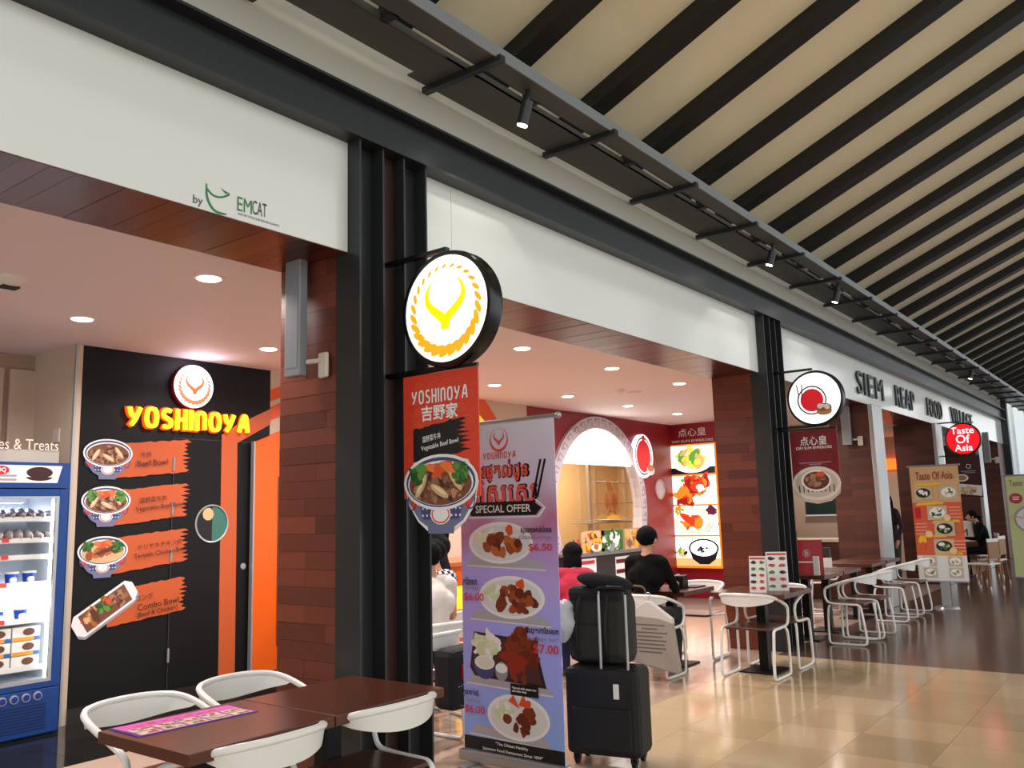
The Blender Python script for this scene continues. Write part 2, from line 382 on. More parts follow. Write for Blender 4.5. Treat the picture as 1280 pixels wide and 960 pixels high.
gk=M('gate_line',(120,108,116),.7); p=PR()
for i in range(40):
    a=2*PI*i/40; 
    for k,(ra,rb) in enumerate(((.02,.13),(.05,.10))):
        p.ribbon([(mg[0]+(rg+ra)*math.cos(a+k*.06),mg[1]+(rg+ra)*math.sin(a+k*.06)),(mg[0]+(rg+rb)*math.cos(a+k*.06),mg[1]+(rg+rb)*math.sin(a+k*.06)),(mg[0]+(rg+rb)*math.cos(a+.1),mg[1]+(rg+rb)*math.sin(a+.1))],.018,gk,1)
p.build('key_pattern',gate,loc=(0,7.25,0))
# lit header of the gate and its glass
hd=2.33; P=[]; a0=math.asin((hd-mg[1])/rg)
P=[(mg[0]+(rg-.02)*math.cos(a),mg[1]+(rg-.02)*math.sin(a)) for a in [a0+(PI-2*a0)*i/24 for i in range(25)]]
tag(MB().prism(P,7.3,7.38).build('lit_header',M('lit_white',(255,252,245),.5,emit=3.2)),'glowing white half-round panel in the top of the gate','light panel')
g=tag(MB().prism([(mg[0]+(rg-.02)*math.cos(a),max(mg[1]+(rg-.02)*math.sin(a),.9)) for a in [2*PI*i/48 for i in range(48)] if mg[1]+rg*math.sin(a)<hd+.02],7.33,7.34).build('gate_window',M('clear_glass',(235,240,238),.02,trans=1,ior=1.05,alpha=.25)),'large clear glass pane filling the round gate','window')
# kitchen behind the gate
struct(MB().box(9.97,16.4,9.6,9.7,0,3.12).build('wall_kitchen',M('kitchen_wall',(196,164,122),.6)))
struct(MB().box(16.4,16.5,7.4,9.7,0,3.12).build('wall_kitchen_side',MATS['kitchen_wall']))
struct(MB().box(9.9,9.97,7.4,9.7,0,3.12).build('wall_kitchen_left',MATS['kitchen_wall']))
struct(MB().box(9.97,16.4,7.4,9.7,3.0,3.1).build('ceiling_kitchen',ceilM))
# far food court partitions
struct(MB().box(16.6,16.7,4.6,7.3,0,3.12).build('wall_far_partition',M('far_beige',(188,166,140),.7)))
struct(MB().box(21.6,21.7,4.4,7.3,0,3.12).build('wall_far_partition',MATS['far_beige']))
# ---------------------------------------------------------------- roof of the concourse
RS=.4326; RZ=4.75
def rz_(y): return RZ+(3.6-y)*RS
y0,y1=-9.0,3.7
rf=struct(MB().add([(-8,y0,rz_(y0)),(75,y0,rz_(y0)),(75,y1,rz_(y1)),(-8,y1,rz_(y1)),(-8,y0,rz_(y0)+.15),(75,y0,rz_(y0)+.15),(75,y1,rz_(y1)+.15),(-8,y1,rz_(y1)+.15)],[(0,1,2,3),(7,6,5,4),(0,4,5,1),(1,5,6,2),(2,6,7,3),(3,7,4,0)]).build('ceiling',roofM),'sloping beige board roof over the concourse')
me=None
for i in range(-6,62):
    if me is None:
        ws=.19; d=.14
        o=MB().add([(0,y0,rz_(y0)),(ws,y0,rz_(y0)),(ws,y1,rz_(y1)),(0,y1,rz_(y1)),(0,y0,rz_(y0)-d),(ws,y0,rz_(y0)-d),(ws,y1,rz_(y1)-d),(0,y1,rz_(y1)-d)],[(3,2,1,0),(4,5,6,7),(0,1,5,4),(1,2,6,5),(2,3,7,6),(3,0,4,7)]).build('rafter',rafM,rf); me=o.data
    else: o=bpy.data.objects.new('rafter',me); COL.objects.link(o); o.parent=rf
    o.location=(4.5+i*1.0,0,0)
# ---------------------------------------------------------------- cable gantry under the roof
perf=M('perforated_steel',(88,88,84),.5,metal=.3)
gan=thing('cable_gantry','dark perforated steel cable gantry hung along the white wall','gantry',(0,0,4.354))
MB().box(-8,3.7,3.24,3.5,0,.012).box(3.7,45,3.237,3.567,0,.012).box(-8,45,3.237,3.243,0,.05).build('tray',perf,gan)
MB().box(-8,45,2.989,3.155,0,.012).box(-8,45,3.149,3.155,0,.04).build('tray',perf,gan)
MB().box(-8,45,2.98,2.989,-.01,.07).build('edge_rail',M('rail_grey',(136,140,140),.45,metal=.4),gan)
me=None
for i in range(-7,29):
    if me is None: o=MB().box(0,.05,2.95,3.6,-.04,0).build('crossbar',steel,gan); me=o.data
    else: o=bpy.data.objects.new('crossbar',me); COL.objects.link(o); o.parent=gan
    o.location=(3.868+i*1.355,0,0)
me=None
for i in range(-6,28):
    if me is None: o=MB().box(0,.06,3.14,3.25,.0,.1).build('hanger',steel,gan); me=o.data
    else: o=bpy.data.objects.new('hanger',me); COL.objects.link(o); o.parent=gan
    o.location=(4.5+i*1.355,0,0)
lens=M('spot_lens',(255,250,240),.4,emit=18)
for i,(x,l) in enumerate(((4.35,'black spotlight under the gantry nearest the viewer, lit'),(8.75,'black spotlight under the gantry above the second white fascia'),(11.0,'lit black spotlight under the gantry above the round red-circle sign'),(20.2,'small lit black spotlight at the far end of the gantry'))):
    t=thing('spotlight',l,'spotlight',(x,3.1,4.33),group='spotlights on the gantry')
    MB().tube([(0,0,.02),(0,0,-.06)],.018).build('stem',steel,t)
    MB().tube([(0,-.0,-.05),(0,.05,-.2)],.04,n=14).build('can',steel,t,smooth=True)
    MB().tube([(0,.05,-.2),(0,.0535,-.2095)],.034,n=14).build('lens',lens,t)
    ld=bpy.data.lights.new('spot','SPOT'); ld.energy=9; ld.spot_size=R(95); ld.color=(1,.97,.92); ld.shadow_soft_size=.04
    lo=bpy.data.objects.new('spot_light',ld); COL.objects.link(lo); lo.parent=t; lo.location=(0,.06,-.225); lo.rotation_euler=(R(18),0,0)
# ---------------------------------------------------------------- downlights in the shops
dlens=M('downlight_lens',(255,240,215),.4,emit=14); dring=M('downlight_ring',(230,220,208),.5)
spots=[(3.06,4.7),(3.07,6.34),(4.75,6.34),(6.38,4.7),(8.01,4.7),(9.63,4.7),(8.02,6.34),(9.56,6.31),(11.16,6.3),(12.77,6.3),(1.4,4.7),(1.4,6.34),(4.75,4.7),(6.38,6.34),(11.3,4.7),(12.9,4.7),(16,5.2),(18,5.2),(20,5.2),(23,5.2)]
DL=['lit downlight in the first shop ceiling nearest the wood soffit','lit downlight in the first shop ceiling left of the black wall','lit downlight in the first shop ceiling close to the wood pier','lit downlight just right of the round bull-horn sign','lit downlight in the middle of the front row over the second opening','lit downlight of the front row next to the dark wood pier','lit downlight just above the top of the violet banner','lit downlight of the rear row left of the round gate','lit downlight of the rear row right above the round gate','lit downlight of the rear row above the lit menu board']
for i,(x,y) in enumerate(spots):
    t=thing('downlight',DL[i] if i<10 else 'round recessed downlight further inside, mostly hidden from view','downlight',(x,y,3.12),group='recessed downlights in the shop ceiling')
    MB().lathe([(.075,0),(.1,0),(.1,-.006),(.075,-.008),(.075,0)],20,cap=False).build('ring',dring,t,smooth=True)
    MB().lathe([(.074,-.0),(.07,-.012),(0,-.014)],20).build('lens',dlens,t)
    ld=bpy.data.lights.new('downlight','AREA'); ld.shape='DISK'; ld.size=.14; ld.energy=26; ld.color=(1,.9,.9); ld.spread=R(150)
    lo=bpy.data.objects.new('lamp_light',ld); COL.objects.link(lo); lo.parent=t; lo.location=(0,0,-.02)
for x,y,z in((12.2,8.4,2.98),(14,8.4,2.98)):
    t=thing('ceiling_lamp','flat round kitchen ceiling lamp, lit, %s of the roast duck'%('left' if x<13 else 'right'),'ceiling lamp',(x,y,z),group='kitchen lamps')
    MB().lathe([(.12,.02),(.12,-.01)],20).build('diffuser',dlens,t)
    ld=bpy.data.lights.new('kitchen','AREA'); ld.shape='DISK'; ld.size=.2; ld.energy=80; ld.color=(1,.85,.62)
    lo=bpy.data.objects.new('lamp_light',ld); COL.objects.link(lo); lo.parent=t; lo.location=(0,0,-.02)
for x,y,l,r in((2.25,5.59,'round white ceiling speaker with slotted grille',.11),(9.56,5.5,'small domed smoke detector on the shop ceiling',.06),(9.91,5.49,'flat round ceiling disc next to the smoke detector',.09)):
    t=thing('ceiling_fitting',l,'ceiling fitting',(x,y,3.12))
    MB().lathe([(r,0),(r,-.015),(r*.6,-.05 if r!=.09 else -.02),(0,-.06 if r!=.09 else -.022)],20).build('body',dring,t,smooth=True)
    if r>.1:
        for k in range(5): MB().box(-.05,.05,-.035+k*.017,-.028+k*.017,-.064,-.045).build('slot',M('slot_dark',(60,55,50),.6),t)
# far end: daylight windows with pale frames
fr=M('frame_pale',(206,212,212),.5)
we=struct(MB().box(44,44.3,-16,-14,0,14).build('wall_end',fr),'pale end wall with tall windows')
for i,y in enumerate((-12,-8.6,-5.2,-1.8,1.6,4.9)): MB().box(44,44.4,y,y+.5,0,14).build('mullion',fr,we)
for z in(0,3.2,6.2): MB().box(44.05,44.3,-14,8,z,z+.5).build('transom',fr,we)
struct(MB().box(27.95,44,5.2,5.4,0,2.6).build('wall_far_side',fr))
for x in(31,36): tag(MB().box(x,x+.6,4.4,5.0,0,5.5).build('round_pillar',fr,bevel=.05),'pale concourse pillar beyond the fascia, %s'%('nearer one' if x==31 else 'farther one'),'pillar')
# ================================================================ FURNITURE
wpaint=M('white_enamel',(232,230,224),.25); seatw=M('seat_wood',(74,42,28),.3,var=.3,scale=6,stretch=(2,14,2)); tabw=M('table_wood',(86,46,30),.28,var=.3,scale=4,stretch=(2,14,2)); blk=M('black_metal',(9,9,9),.45,spec=.3)
def make_chair(label,seat_mat=None):
    t=thing('armchair',label,'chair',group='white tube armchairs')
    MB().prismz([(x,y) for x,y in((-.2,-.2),(.2,-.2),(.225,-.16),(.225,.2),(.19,.225),(-.19,.225),(-.225,.2),(-.225,-.16))],.445,.467).build('seat',seat_mat or seatw,t,bevel=.006)
    for s in(-1,1):
        x=s*.255
        path=[(x*.93,.17,.44),(x,.19,.4),(x,.2,.06),(x,.19,.014),(x,.1,.014),(x,-.1,.014),(x,-.2,.014),(x,-.225,.06),(x,-.185,.38),(x,-.17,.452),(x,-.08,.455),(x,.1,.458),(x,.185,.47),(x,.215,.53),(x,.215,.595)]
        MB().tube(bez(path,2),.0135,n=8).build('leg_frame',wpaint,t,smooth=True)
    path=[(.255,.215,.585),(.258,.205,.635),(.262,.1,.675),(.268,-.08,.73),(.24,-.22,.765),(.12,-.285,.775),(0,-.295,.777),(-.12,-.285,.775),(-.24,-.22,.765),(-.268,-.08,.73),(-.262,.1,.675),(-.258,.205,.635),(-.255,.215,.585)]
    P=bez(path,2); MB().tube(P,.0155,n=8).build('back_rail',wpaint,t,smooth=True)
    Q=[p for p in P if p.y<-.06]; k=len(Q); vs=[]; 
    for i,p in enumerate(Q):
        h=.105*math.sin(PI*i/(k-1))**.7+.006; nx=Vector((p.x,p.y+.02,0)).normalized()*.006
        for a,b in((nx,0),(-nx,0)): vs.append((p.x+a.x,p.y+a.y,p.z+.004))
        for a in(-nx,nx): vs.append((p.x*.97+a.x,p.y*.95+a.y,p.z-h))
    fs=[(i*4+j,i*4+(j+1)%4,(i+1)*4+(j+1)%4,(i+1)*4+j) for i in range(k-1) for j in range(4)]+[(3,2,1,0),tuple((k-1)*4+j for j in range(4))]
    MB().add(vs,fs).build('backrest',wpaint,t,smooth=True)
    return t
ch0=make_chair('white tube armchair behind the brown table, half hidden by its left end')
ch0.location=(2.25,3.77,0); ch0.rotation_euler=(0,0,PI)
G='white tube armchairs'
for x,y,r,l in((2.85,3.81,PI,'white tube armchair behind the right half of the brown table'),
  (2.22,3.08,0,'white tube armchair on the near side of the brown table, left one'),
  (2.88,3.08,0,'white tube armchair on the near side of the brown table, right one'),
  (8.13,3.33,-PI/2,'white tube armchair with empty brown seat, its back to the viewer'),
  (8.78,3.34,PI/2,'white tube armchair against the dark column, facing the table with white menus'),
  (7.72,4.22,-PI/2,'white tube armchair with a garment bag hung on its back'),
  (8.88,4.28,PI/2,'empty white tube armchair below the lit menu board'),
  (10.56,3.13,0,'first white tube armchair of the row on the dark floor'),
  (11.15,3.1,0,'second white tube armchair of the row on the dark floor'),
  (12.78,3.2,0,'third white tube armchair of the row on the dark floor'),
  (13.66,3.2,0,'fourth white tube armchair of the row, by the orange banner'),
  (10.9,4.35,PI,'white tube armchair behind the table with the red menu'),
  (12.0,4.35,PI,'white tube armchair on the inner side of the far tables'),
  (13.2,4.35,PI,'white tube armchair deep behind the far tables, near the wood pier'),
  (4.62,4.42,0,'white tube armchair with a dark backpack, behind the special offer banner'),
  (6.95,4.6,R(-62),'white tube armchair under the person in pink'),
  (5.17,4.72,R(-15),'white tube armchair under the person in a white tee'),
  (13.6,4.98,R(80),'white tube armchair under the diner in pale yellow'),
  (5.75,5.18,0,'white tube armchair under the person in a checked shirt')):
    dup(ch0,(x,y,0),r,l,G)
def make_table(label,x,y,wd,dp,z=.77,ped=((0,0),)):
    t=thing('cafe_table',label,'table',(x,y,0),group='brown cafe tables')
    MB().box(-wd/2,wd/2,-dp/2,dp/2,z-.045,z).build('tabletop',tabw,t,bevel=.004)
    for a,b in ped:
        MB().box(a-.045,a+.045,b-.045,b+.045,.015,z-.045).build('pole',blk,t)
        MB().box(a-.21,a+.21,b-.19,b+.19,0,.015).build('base',blk,t,bevel=.004)
        MB().box(a-.18,a+.18,b-.02,b+.02,z-.065,z-.045).build('bracket',blk,t)
    return t
make_table('dark brown cafe table with the purple placemat, in the foreground',2.205,3.235,.682,.645,ped=((0,.125),))
make_table('dark brown cafe table in the foreground, touching the steel column',2.893,3.235,.682,.645,ped=((0,.125),))
make_table('brown cafe table with white folded menus beside the wood pier',8.43,3.36,.74,.74)
make_table('brown cafe table with a black tissue box below the menu board',8.33,4.3,.7,.66)
make_table('brown cafe table holding the red menu stand',10.66,3.68,.72,.7)
make_table('brown cafe table next to the red menu table, with the napkin cup',11.42,3.68,.72,.7)
make_table('brown cafe table behind the third chair of the row',12.8,3.72,.72,.7)
make_table('brown cafe table behind the fourth chair of the row',13.6,3.72,.72,.7)
make_table('brown cafe table of the diner in the checked shirt',5.65,5.78,.75,.7)
make_table('brown cafe table of the diner in pink',7.35,5.15,.7,.7)
# placemat menu on the foreground table
t=thing('placemat_menu','purple laminated menu with food pictures on the brown table','menu',(0,0,.77))
c4=[(1.905,3.55),(1.90,3.31),(2.43,3.275),(2.44,3.51)]
MB().prismz(c4,0,.003).build('card',M('menu_blue',(60,50,150),.2),t)
p=PR(); q=lambda a,b:tuple(Vector(c4[1]).lerp(Vector(c4[2]),a).lerp(Vector(c4[0]).lerp(Vector(c4[3]),a),b))
cols=[M('mp_pink',(226,90,190),.3),M('mp_violet',(150,60,170),.3),M('food_cream',(226,206,170),.4),M('food_red',(186,60,40),.4),M('food_brown',(120,62,34),.4),M('food_green',(70,120,50),.4)]
def flat(a0,a1,b0,b1,mt,z):
    o=len(FV); FV.extend([(*q(a,b),z) for a,b in((a0,b0),(a1,b0),(a1,b1),(a0,b1))]); FF.append((o,o+1,o+2,o+3)); FM.append(mt)
FV=[];FF=[];FM=[]
flat(.02,.98,.6,.97,0,.0036); flat(.02,.98,.03,.6,1,.0036)
for i in range(5):
    for j in range(2):
        a=.04+i*.19; b=.06+j*.28; flat(a,a+.165,b,b+.23,2,.0042)
        for k in range(5):
            aa=a+.01+random.random()*.11; bb=b+.02+random.random()*.13; flat(aa,aa+.04,bb,bb+.07,random.choice((3,3,4,5)),.0046+k*.0001)
for i in range(7): a=.15+i*.1; flat(a,a+.06,.72,.76+random.random()*.1,3,.0042)
mb=MB(); mb.v=FV; mb.f=FF; mb.m=FM; mb.build('print',cols,t)
# menus and small things on tables
red=M('menu_red',(170,20,34),.35); paper=M('menu_paper',(226,224,218),.45); inkd=M('ink_dark',(45,42,40),.6)
def folded(name,label,x,y,z,rz,wd,h,front,pics):
    t=thing(name,label,'menu',(x,y,z),rz)
    MB().add([(-wd/2,-.07,0),(wd/2,-.07,0),(wd/2,-.01,h),(-wd/2,-.01,h),(-wd/2,-.073,0),(wd/2,-.073,0),(wd/2,-.013,h),(-wd/2,-.013,h)],[(0,1,2,3),(7,6,5,4),(0,4,5,1),(1,5,6,2),(2,6,7,3),(3,7,4,0)]).build('front_leaf',front,t)
    MB().add([(-wd/2,.07,0),(wd/2,.07,0),(wd/2,.01,h),(-wd/2,.01,h),(-wd/2,.073,0),(wd/2,.073,0),(wd/2,.013,h),(-wd/2,.013,h)],[(0,1,2,3),(7,6,5,4),(0,4,5,1),(1,5,6,2),(2,6,7,3),(3,7,4,0)]).build('rear_leaf',front,t)
    pics(t,wd,h)
    return t
fr_=[M('food_brown'),M('food_red'),M('food_green'),inkd]
def whitepics(t,wd,h):
    p=PR()
    for i in range(5):
        for j in range(2): p.blob(-wd*.25+j*wd*.5,h*(.12+.18*i),wd*.16,h*.045,random.choice(fr_),1)
    p.rect(-wd*.45,wd*.45,h*.93,h*.98,MATS['food_red'],1)
    o=p.build('print',t); o.location=(0,-.0755,0); o.rotation_euler=(-math.atan2(.06,h),0,0)
def redpics(t,wd,h):
    p=PR(); p.ring(.0,h*.62,.045,.045,.008,M('menu_grey',(190,150,150),.5),1); p.blob(0,h*.62,.03,.03,MATS['menu_grey'],1); p.rect(-wd*.4,wd*.4,h*.34,h*.38,paper,1)
    o=p.build('print',t); o.location=(0,-.0755,0); o.rotation_euler=(-math.atan2(.06,h),0,0)
folded('folded_menu','white folded menu with small dish pictures, left of the pair',8.25,3.3,.77,R(-80),.16,.34,paper,whitepics)
folded('folded_menu','white folded menu with a red heading, right of the pair',8.48,3.2,.77,R(-68),.2,.37,paper,whitepics)
folded('menu_stand','red folded menu with a round emblem on the far table',10.55,3.6,.77,R(-75),.36,.4,red,redpics)
tag(MB().box(10.36,10.38,3.4,3.47,.77,.99).build('card_holder',paper,bevel=.003),'narrow white card standing before the red menu','card')
t=thing('napkin_cup','white and black napkin cup on the far table','napkin cup',(11.6,3.7,.77)); MB().box(-.05,.05,-.05,.05,0,.13).build('cup',paper,t,bevel=.006); MB().box(-.045,.045,-.045,.045,.13,.26).build('napkins',inkd,t)
t=thing('tissue_box','black square tissue box on the table below the menu board','tissue box',(8.36,4.22,.77),R(10)); MB().box(-.09,.09,-.08,.08,0,.13).build('body',blk,t,bevel=.01); MB().box(-.04,.04,-.006,.006,.125,.14).build('tissue',paper,t)
t=thing('sauce_jar','dark sauce jar beside the tissue box','jar',(8.3,4.44,.77)); MB().lathe([(.035,0),(.038,.08),(.03,.1),(.03,.115),(0,.115)],14).build('body',blk,t,smooth=True); MB().lathe([(.031,.1),(.031,.122),(0,.122)],14).build('lid',M('lid_grey',(90,88,84),.4),t)
tag(MB().box(-.12,.12,-.09,.09,0,.012).build('serving_tray',blk,loc=(8.52,4.13,.77),bevel=.005),'flat black tray at the table edge','tray')
# ---------------------------------------------------------------- luggage
nyl=M('black_nylon',(15,15,16),.65,bump=.15,scale=90); olive=M('olive_canvas',(44,44,36),.8,bump=.2,scale=60)
t=thing('suitcase','black upright trolley suitcase with extended silver handle','suitcase',(4.98,3.06,0),R(-78))
MB().box(-.25,.25,-.14,.14,.06,.6).build('body',nyl,t,bevel=.04)
MB().box(-.2,.2,-.155,-.13,.1,.36).build('front_panel',nyl,t,bevel=.02)
for x in(.0,.18): MB().tube([(x,-.11,.58),(x,-.11,.84),(x,-.11,1.09)],.009).build('handle_bar',M('handle_silver',(180,178,172),.3,metal=.7),t)
MB().tube(bez([(-.01,-.11,1.06),(-.01,-.11,1.1),(.19,-.11,1.1),(.19,-.11,1.06)],2),.016).build('handle_grip',blk,t,smooth=True)
MB().box(.09,.125,-.158,-.141,.42,.51).build('luggage_tag',paper,t,bevel=.003)
for a in(-.19,.19):
    for b in(-.09,.09): MB().tube([(a-.012,b,.03),(a+.012,b,.03)],.03,n=14).box(a-.02,a+.02,b-.02,b+.02,.03,.075).build('wheel',blk,t,smooth=True)
t=thing('backpack','dark olive travel backpack standing on the suitcase','backpack',(5.04,3.1,.6),R(-78))
o=MB().box(-.24,.2,-.11,.12,.0,.46).build('body',olive,t,bevel=.07)
MB().box(-.2,.02,-.13,-.08,.03,.26).build('front_pocket',olive,t,bevel=.03)
MB().box(-.22,.17,-.12,.12,.4,.5).build('top_flap',M('olive_dark',(26,27,24),.8),t,bevel=.04)
for s in(-1,1): MB().tube(bez([(s*.09-.03,-.1,.46),(s*.1-.05,-.15,.3),(s*.1-.05,-.14,.1),(s*.08-.04,-.1,.03)],2),.016,n=6).build('strap',nyl,t,smooth=True)
o=MB().ell((0,0,0),(.2,.09,.055),mi=0).build('cloth_bundle',M('black_cloth',(20,20,22),.9,bump=.5,scale=20),smooth=True,loc=(4.98,3.05,1.13)); o.rotation_euler=(0,R(8),R(-78)); tag(o,'bundled black cloth on top of the backpack','cloth')
mb=MB(); mb.ell((0,0,0),(.11,.075,.13),n=18,k=12)
mb.v=[(x*(1+.18*math.sin(9*z*8+5*x*20)),y*(1+.2*math.sin(y*60+z*40)),z+.012*math.sin(x*70)) for x,y,z in mb.v]
o=mb.build('plastic_bag',M('plastic_white',(210,212,214),.25,alpha=.85),smooth=True,loc=(4.86,3.3,.88)); tag(o,'crumpled white plastic bag hanging on the backpack','bag')
# things hung on the chair
t=thing('garment_bag','grey garment bag with printed lettering on a hanger, hung on the chair back','garment bag',(7.385,4.05,.735),R(-88))
o=MB().prism([(-.02,.0),(.02,.0),(.24,-.15),(.25,-.2),(.3,-.62),(.27,-.64),(-.22,-.56),(-.24,-.54),(-.26,-.16),(-.23,-.13)],-.025,.025).build('bag',M('garment_grey',(150,142,132),.5,bump=.3,scale=12),t,bevel=.018)
MB().tube(bez([(0,0,-.02),(0,0,.03),(.03,0,.06),(0,0,.085),(-.02,0,.07)],2),.004,n=6).build('hanger_hook',M('hook_wire',(190,190,188),.3,metal=.8),t)
MB().prism([(-.022,.004),(.022,.004),(.245,-.15),(.25,-.2),(.1,-.16),(-.1,-.15),(-.262,-.17),(-.235,-.13)],-.03,.03).build('shoulder_cover',M('cover_white',(198,194,186),.35,bump=.4,scale=14),t,bevel=.012)
p=PR()
for i,wd in enumerate((.16,.08,.18,.13,.17,.15,.16,.12)): p.rect(-wd,wd,-.22-i*.035,-.208-i*.035,M('garment_ink',(96,92,88),.6),1)
p.build('print',t,loc=(0.01,-.0255,0))
t=thing('handbag','brown leather handbag hanging beside the seated man','handbag',(7.5,4.24,.58),R(-88)); lea=M('brown_leather',(96,66,40),.45,bump=.2,scale=40)
MB().box(-.16,.16,-.05,.05,0,.2).build('body',lea,t,bevel=.025); MB().box(-.165,.165,-.056,-.045,.1,.21).build('flap',lea,t,bevel=.005)
MB().tube(bez([(-.1,0,.19),(-.09,0,.28),(.09,0,.28),(.1,0,.19)],2),.01,n=6).build('handle',lea,t,smooth=True)
t=thing('diner_backpack','black dotted backpack with a red pocket, hung on a chair','backpack',(4.62,4.03,.3),0)
MB().box(-.17,.17,-.11,.09,0,.4).build('body',M('dotted_black',(22,22,26),.8),t,bevel=.05); MB().box(-.1,.12,-.135,-.1,.2,.3).build('pocket',M('pocket_red',(170,30,50),.6),t,bevel=.01)
p=PR()
for i in range(26): p.ell(random.uniform(-.14,.14),random.uniform(.02,.38),.004,.004,paper,1,n=6)
p.build('dots',t,loc=(0,-.1115,0))
# ---------------------------------------------------------------- column speakers
spk=M('speaker_grey',(140,142,146),.45,metal=.2); brk=M('bracket_cream',(206,196,176),.4)
for x,y,z,l in((3.205,4.02,2.42,'grey column speaker on a bracket at the first wood pier'),(13.93,3.98,2.5,'grey column speaker mounted at the third pier near the lettering'),(23.0,3.4,2.45,'grey column speaker behind the red oval sign')):
    t=thing('column_speaker',l,'speaker',(x,y,z),group='column speakers')
    MB().box(-.03,.03,-.068,.068,0,.72).build('cabinet',spk,t,bevel=.006); MB().box(-.0315,-.029,-.05,.05,.05,.69).build('grille',M('grille_grey',(132,135,139),.6),t)
    MB().tube([(.02,-.08,.08),(.04,-.17,.08)],.014).build('bracket_arm',brk,t); MB().box(.045,.07,-.22,-.14,-.02,.13).build('bracket_plate',brk,t,bevel=.012)
# ---------------------------------------------------------------- wooden chairs at the far end
def wchair(x,y,rz,l):
    t=thing('wood_chair',l,'chair',(x,y,0),rz,'wooden chairs with white tips'); wd=M('light_wood',(150,98,52),.4)
    MB().box(-.2,.2,-.2,.2,.44,.47).build('seat',wpaint,t,bevel=.008)
    MB().box(-.18,.18,-.21,-.185,.55,.84).build('backrest',wd,t,bevel=.01); MB().box(-.18,.18,-.212,-.183,.84,.9).build('back_cap',wpaint,t,bevel=.006)
    for a in(-.17,.17):
        MB().box(a-.015,a+.015,-.2,-.175,.46,.56).build('back_post',wd,t)
        for b in(-.17,.17):
            g=MB().tube([(a,b,.44),(a*1.2,b*1.2,.06)],[.018,.013]).build('leg',wd,t); MB().tube([(a*1.2,b*1.2,.07),(a*1.23,b*1.23,0)],.014).build('leg_tip',wpaint,g)
wchair(17.7,2.86,R(-20),'wooden chair with a white cap, right behind the orange banner'); wchair(18.9,2.9,R(-10),'wooden chair with a white cap beside the seated woman'); wchair(19.4,1.9,R(60),'wooden chair before the pale green banner')
wchair(20.4,3.2,R(20),'wooden chair under the woman in black')
t=thing('side_table','white table where the woman in black sits','table',(20.5,3.75,0)); MB().box(-.35,.35,-.35,.35,.74,.77).build('tabletop',wpaint,t,bevel=.005); MB().box(-.03,.03,-.03,.03,.01,.74).build('pole',blk,t); MB().box(-.2,.2,-.2,.2,0,.012).build('base',blk,t)
t=thing('tote_bag','white tote bag with black lettering on the far table','bag',(20.5,3.62,.77),R(-80)); MB().prism([(-.2,0),(.2,0),(.17,.38),(-.19,.4)],-.06,.06).build('body',paper,t,bevel=.03)
T(t,'M',0,.15,.14,inkd,y=-.0615,bold=.02)
# far counters
t=thing('serving_counter','brown wood serving counter deep in the far shop','counter',(15.4,5.2,0)); MB().box(-.3,.3,-.7,1.4,0,.95).build('body',plankfar,t); MB().box(-.34,.34,-.74,1.44,.95,1.0).build('worktop',M('counter_cream',(210,196,172),.4),t,bevel=.006)
t=thing('menu_board_dark','dark green board on the far partition wall','board',(16.58,5.3,1.4),R(-90)); MB().box(-.3,.3,-.02,.01,0,.45).build('panel',M('board_green',(30,52,48),.4),t); 
MB().box(-.32,.32,-.022,.012,-.03,0).build('frame',paper,t)
ors=M('cove_orange',(255,96,24),.5,emit=2.2)
o=tag(MB().box(21.5,21.6,4.4,7.2,2.35,2.6).build('cove_light',ors),'glowing orange cove strip high in the far shop','light strip')
t=thing('drink_shelf','narrow rack with bottles and bowls beside the silver post','rack',(15.2,4.1,0)); 
for z in(.2,.55,.9,1.2): MB().box(-.2,.2,-.14,.14,z,z+.02).build('shelf',silver,t)
for a in(-.19,.19):
    for b in(-.13,.13): MB().box(a-.01,a+.01,b-.01,b+.01,0,1.25).build('post',silver,t)
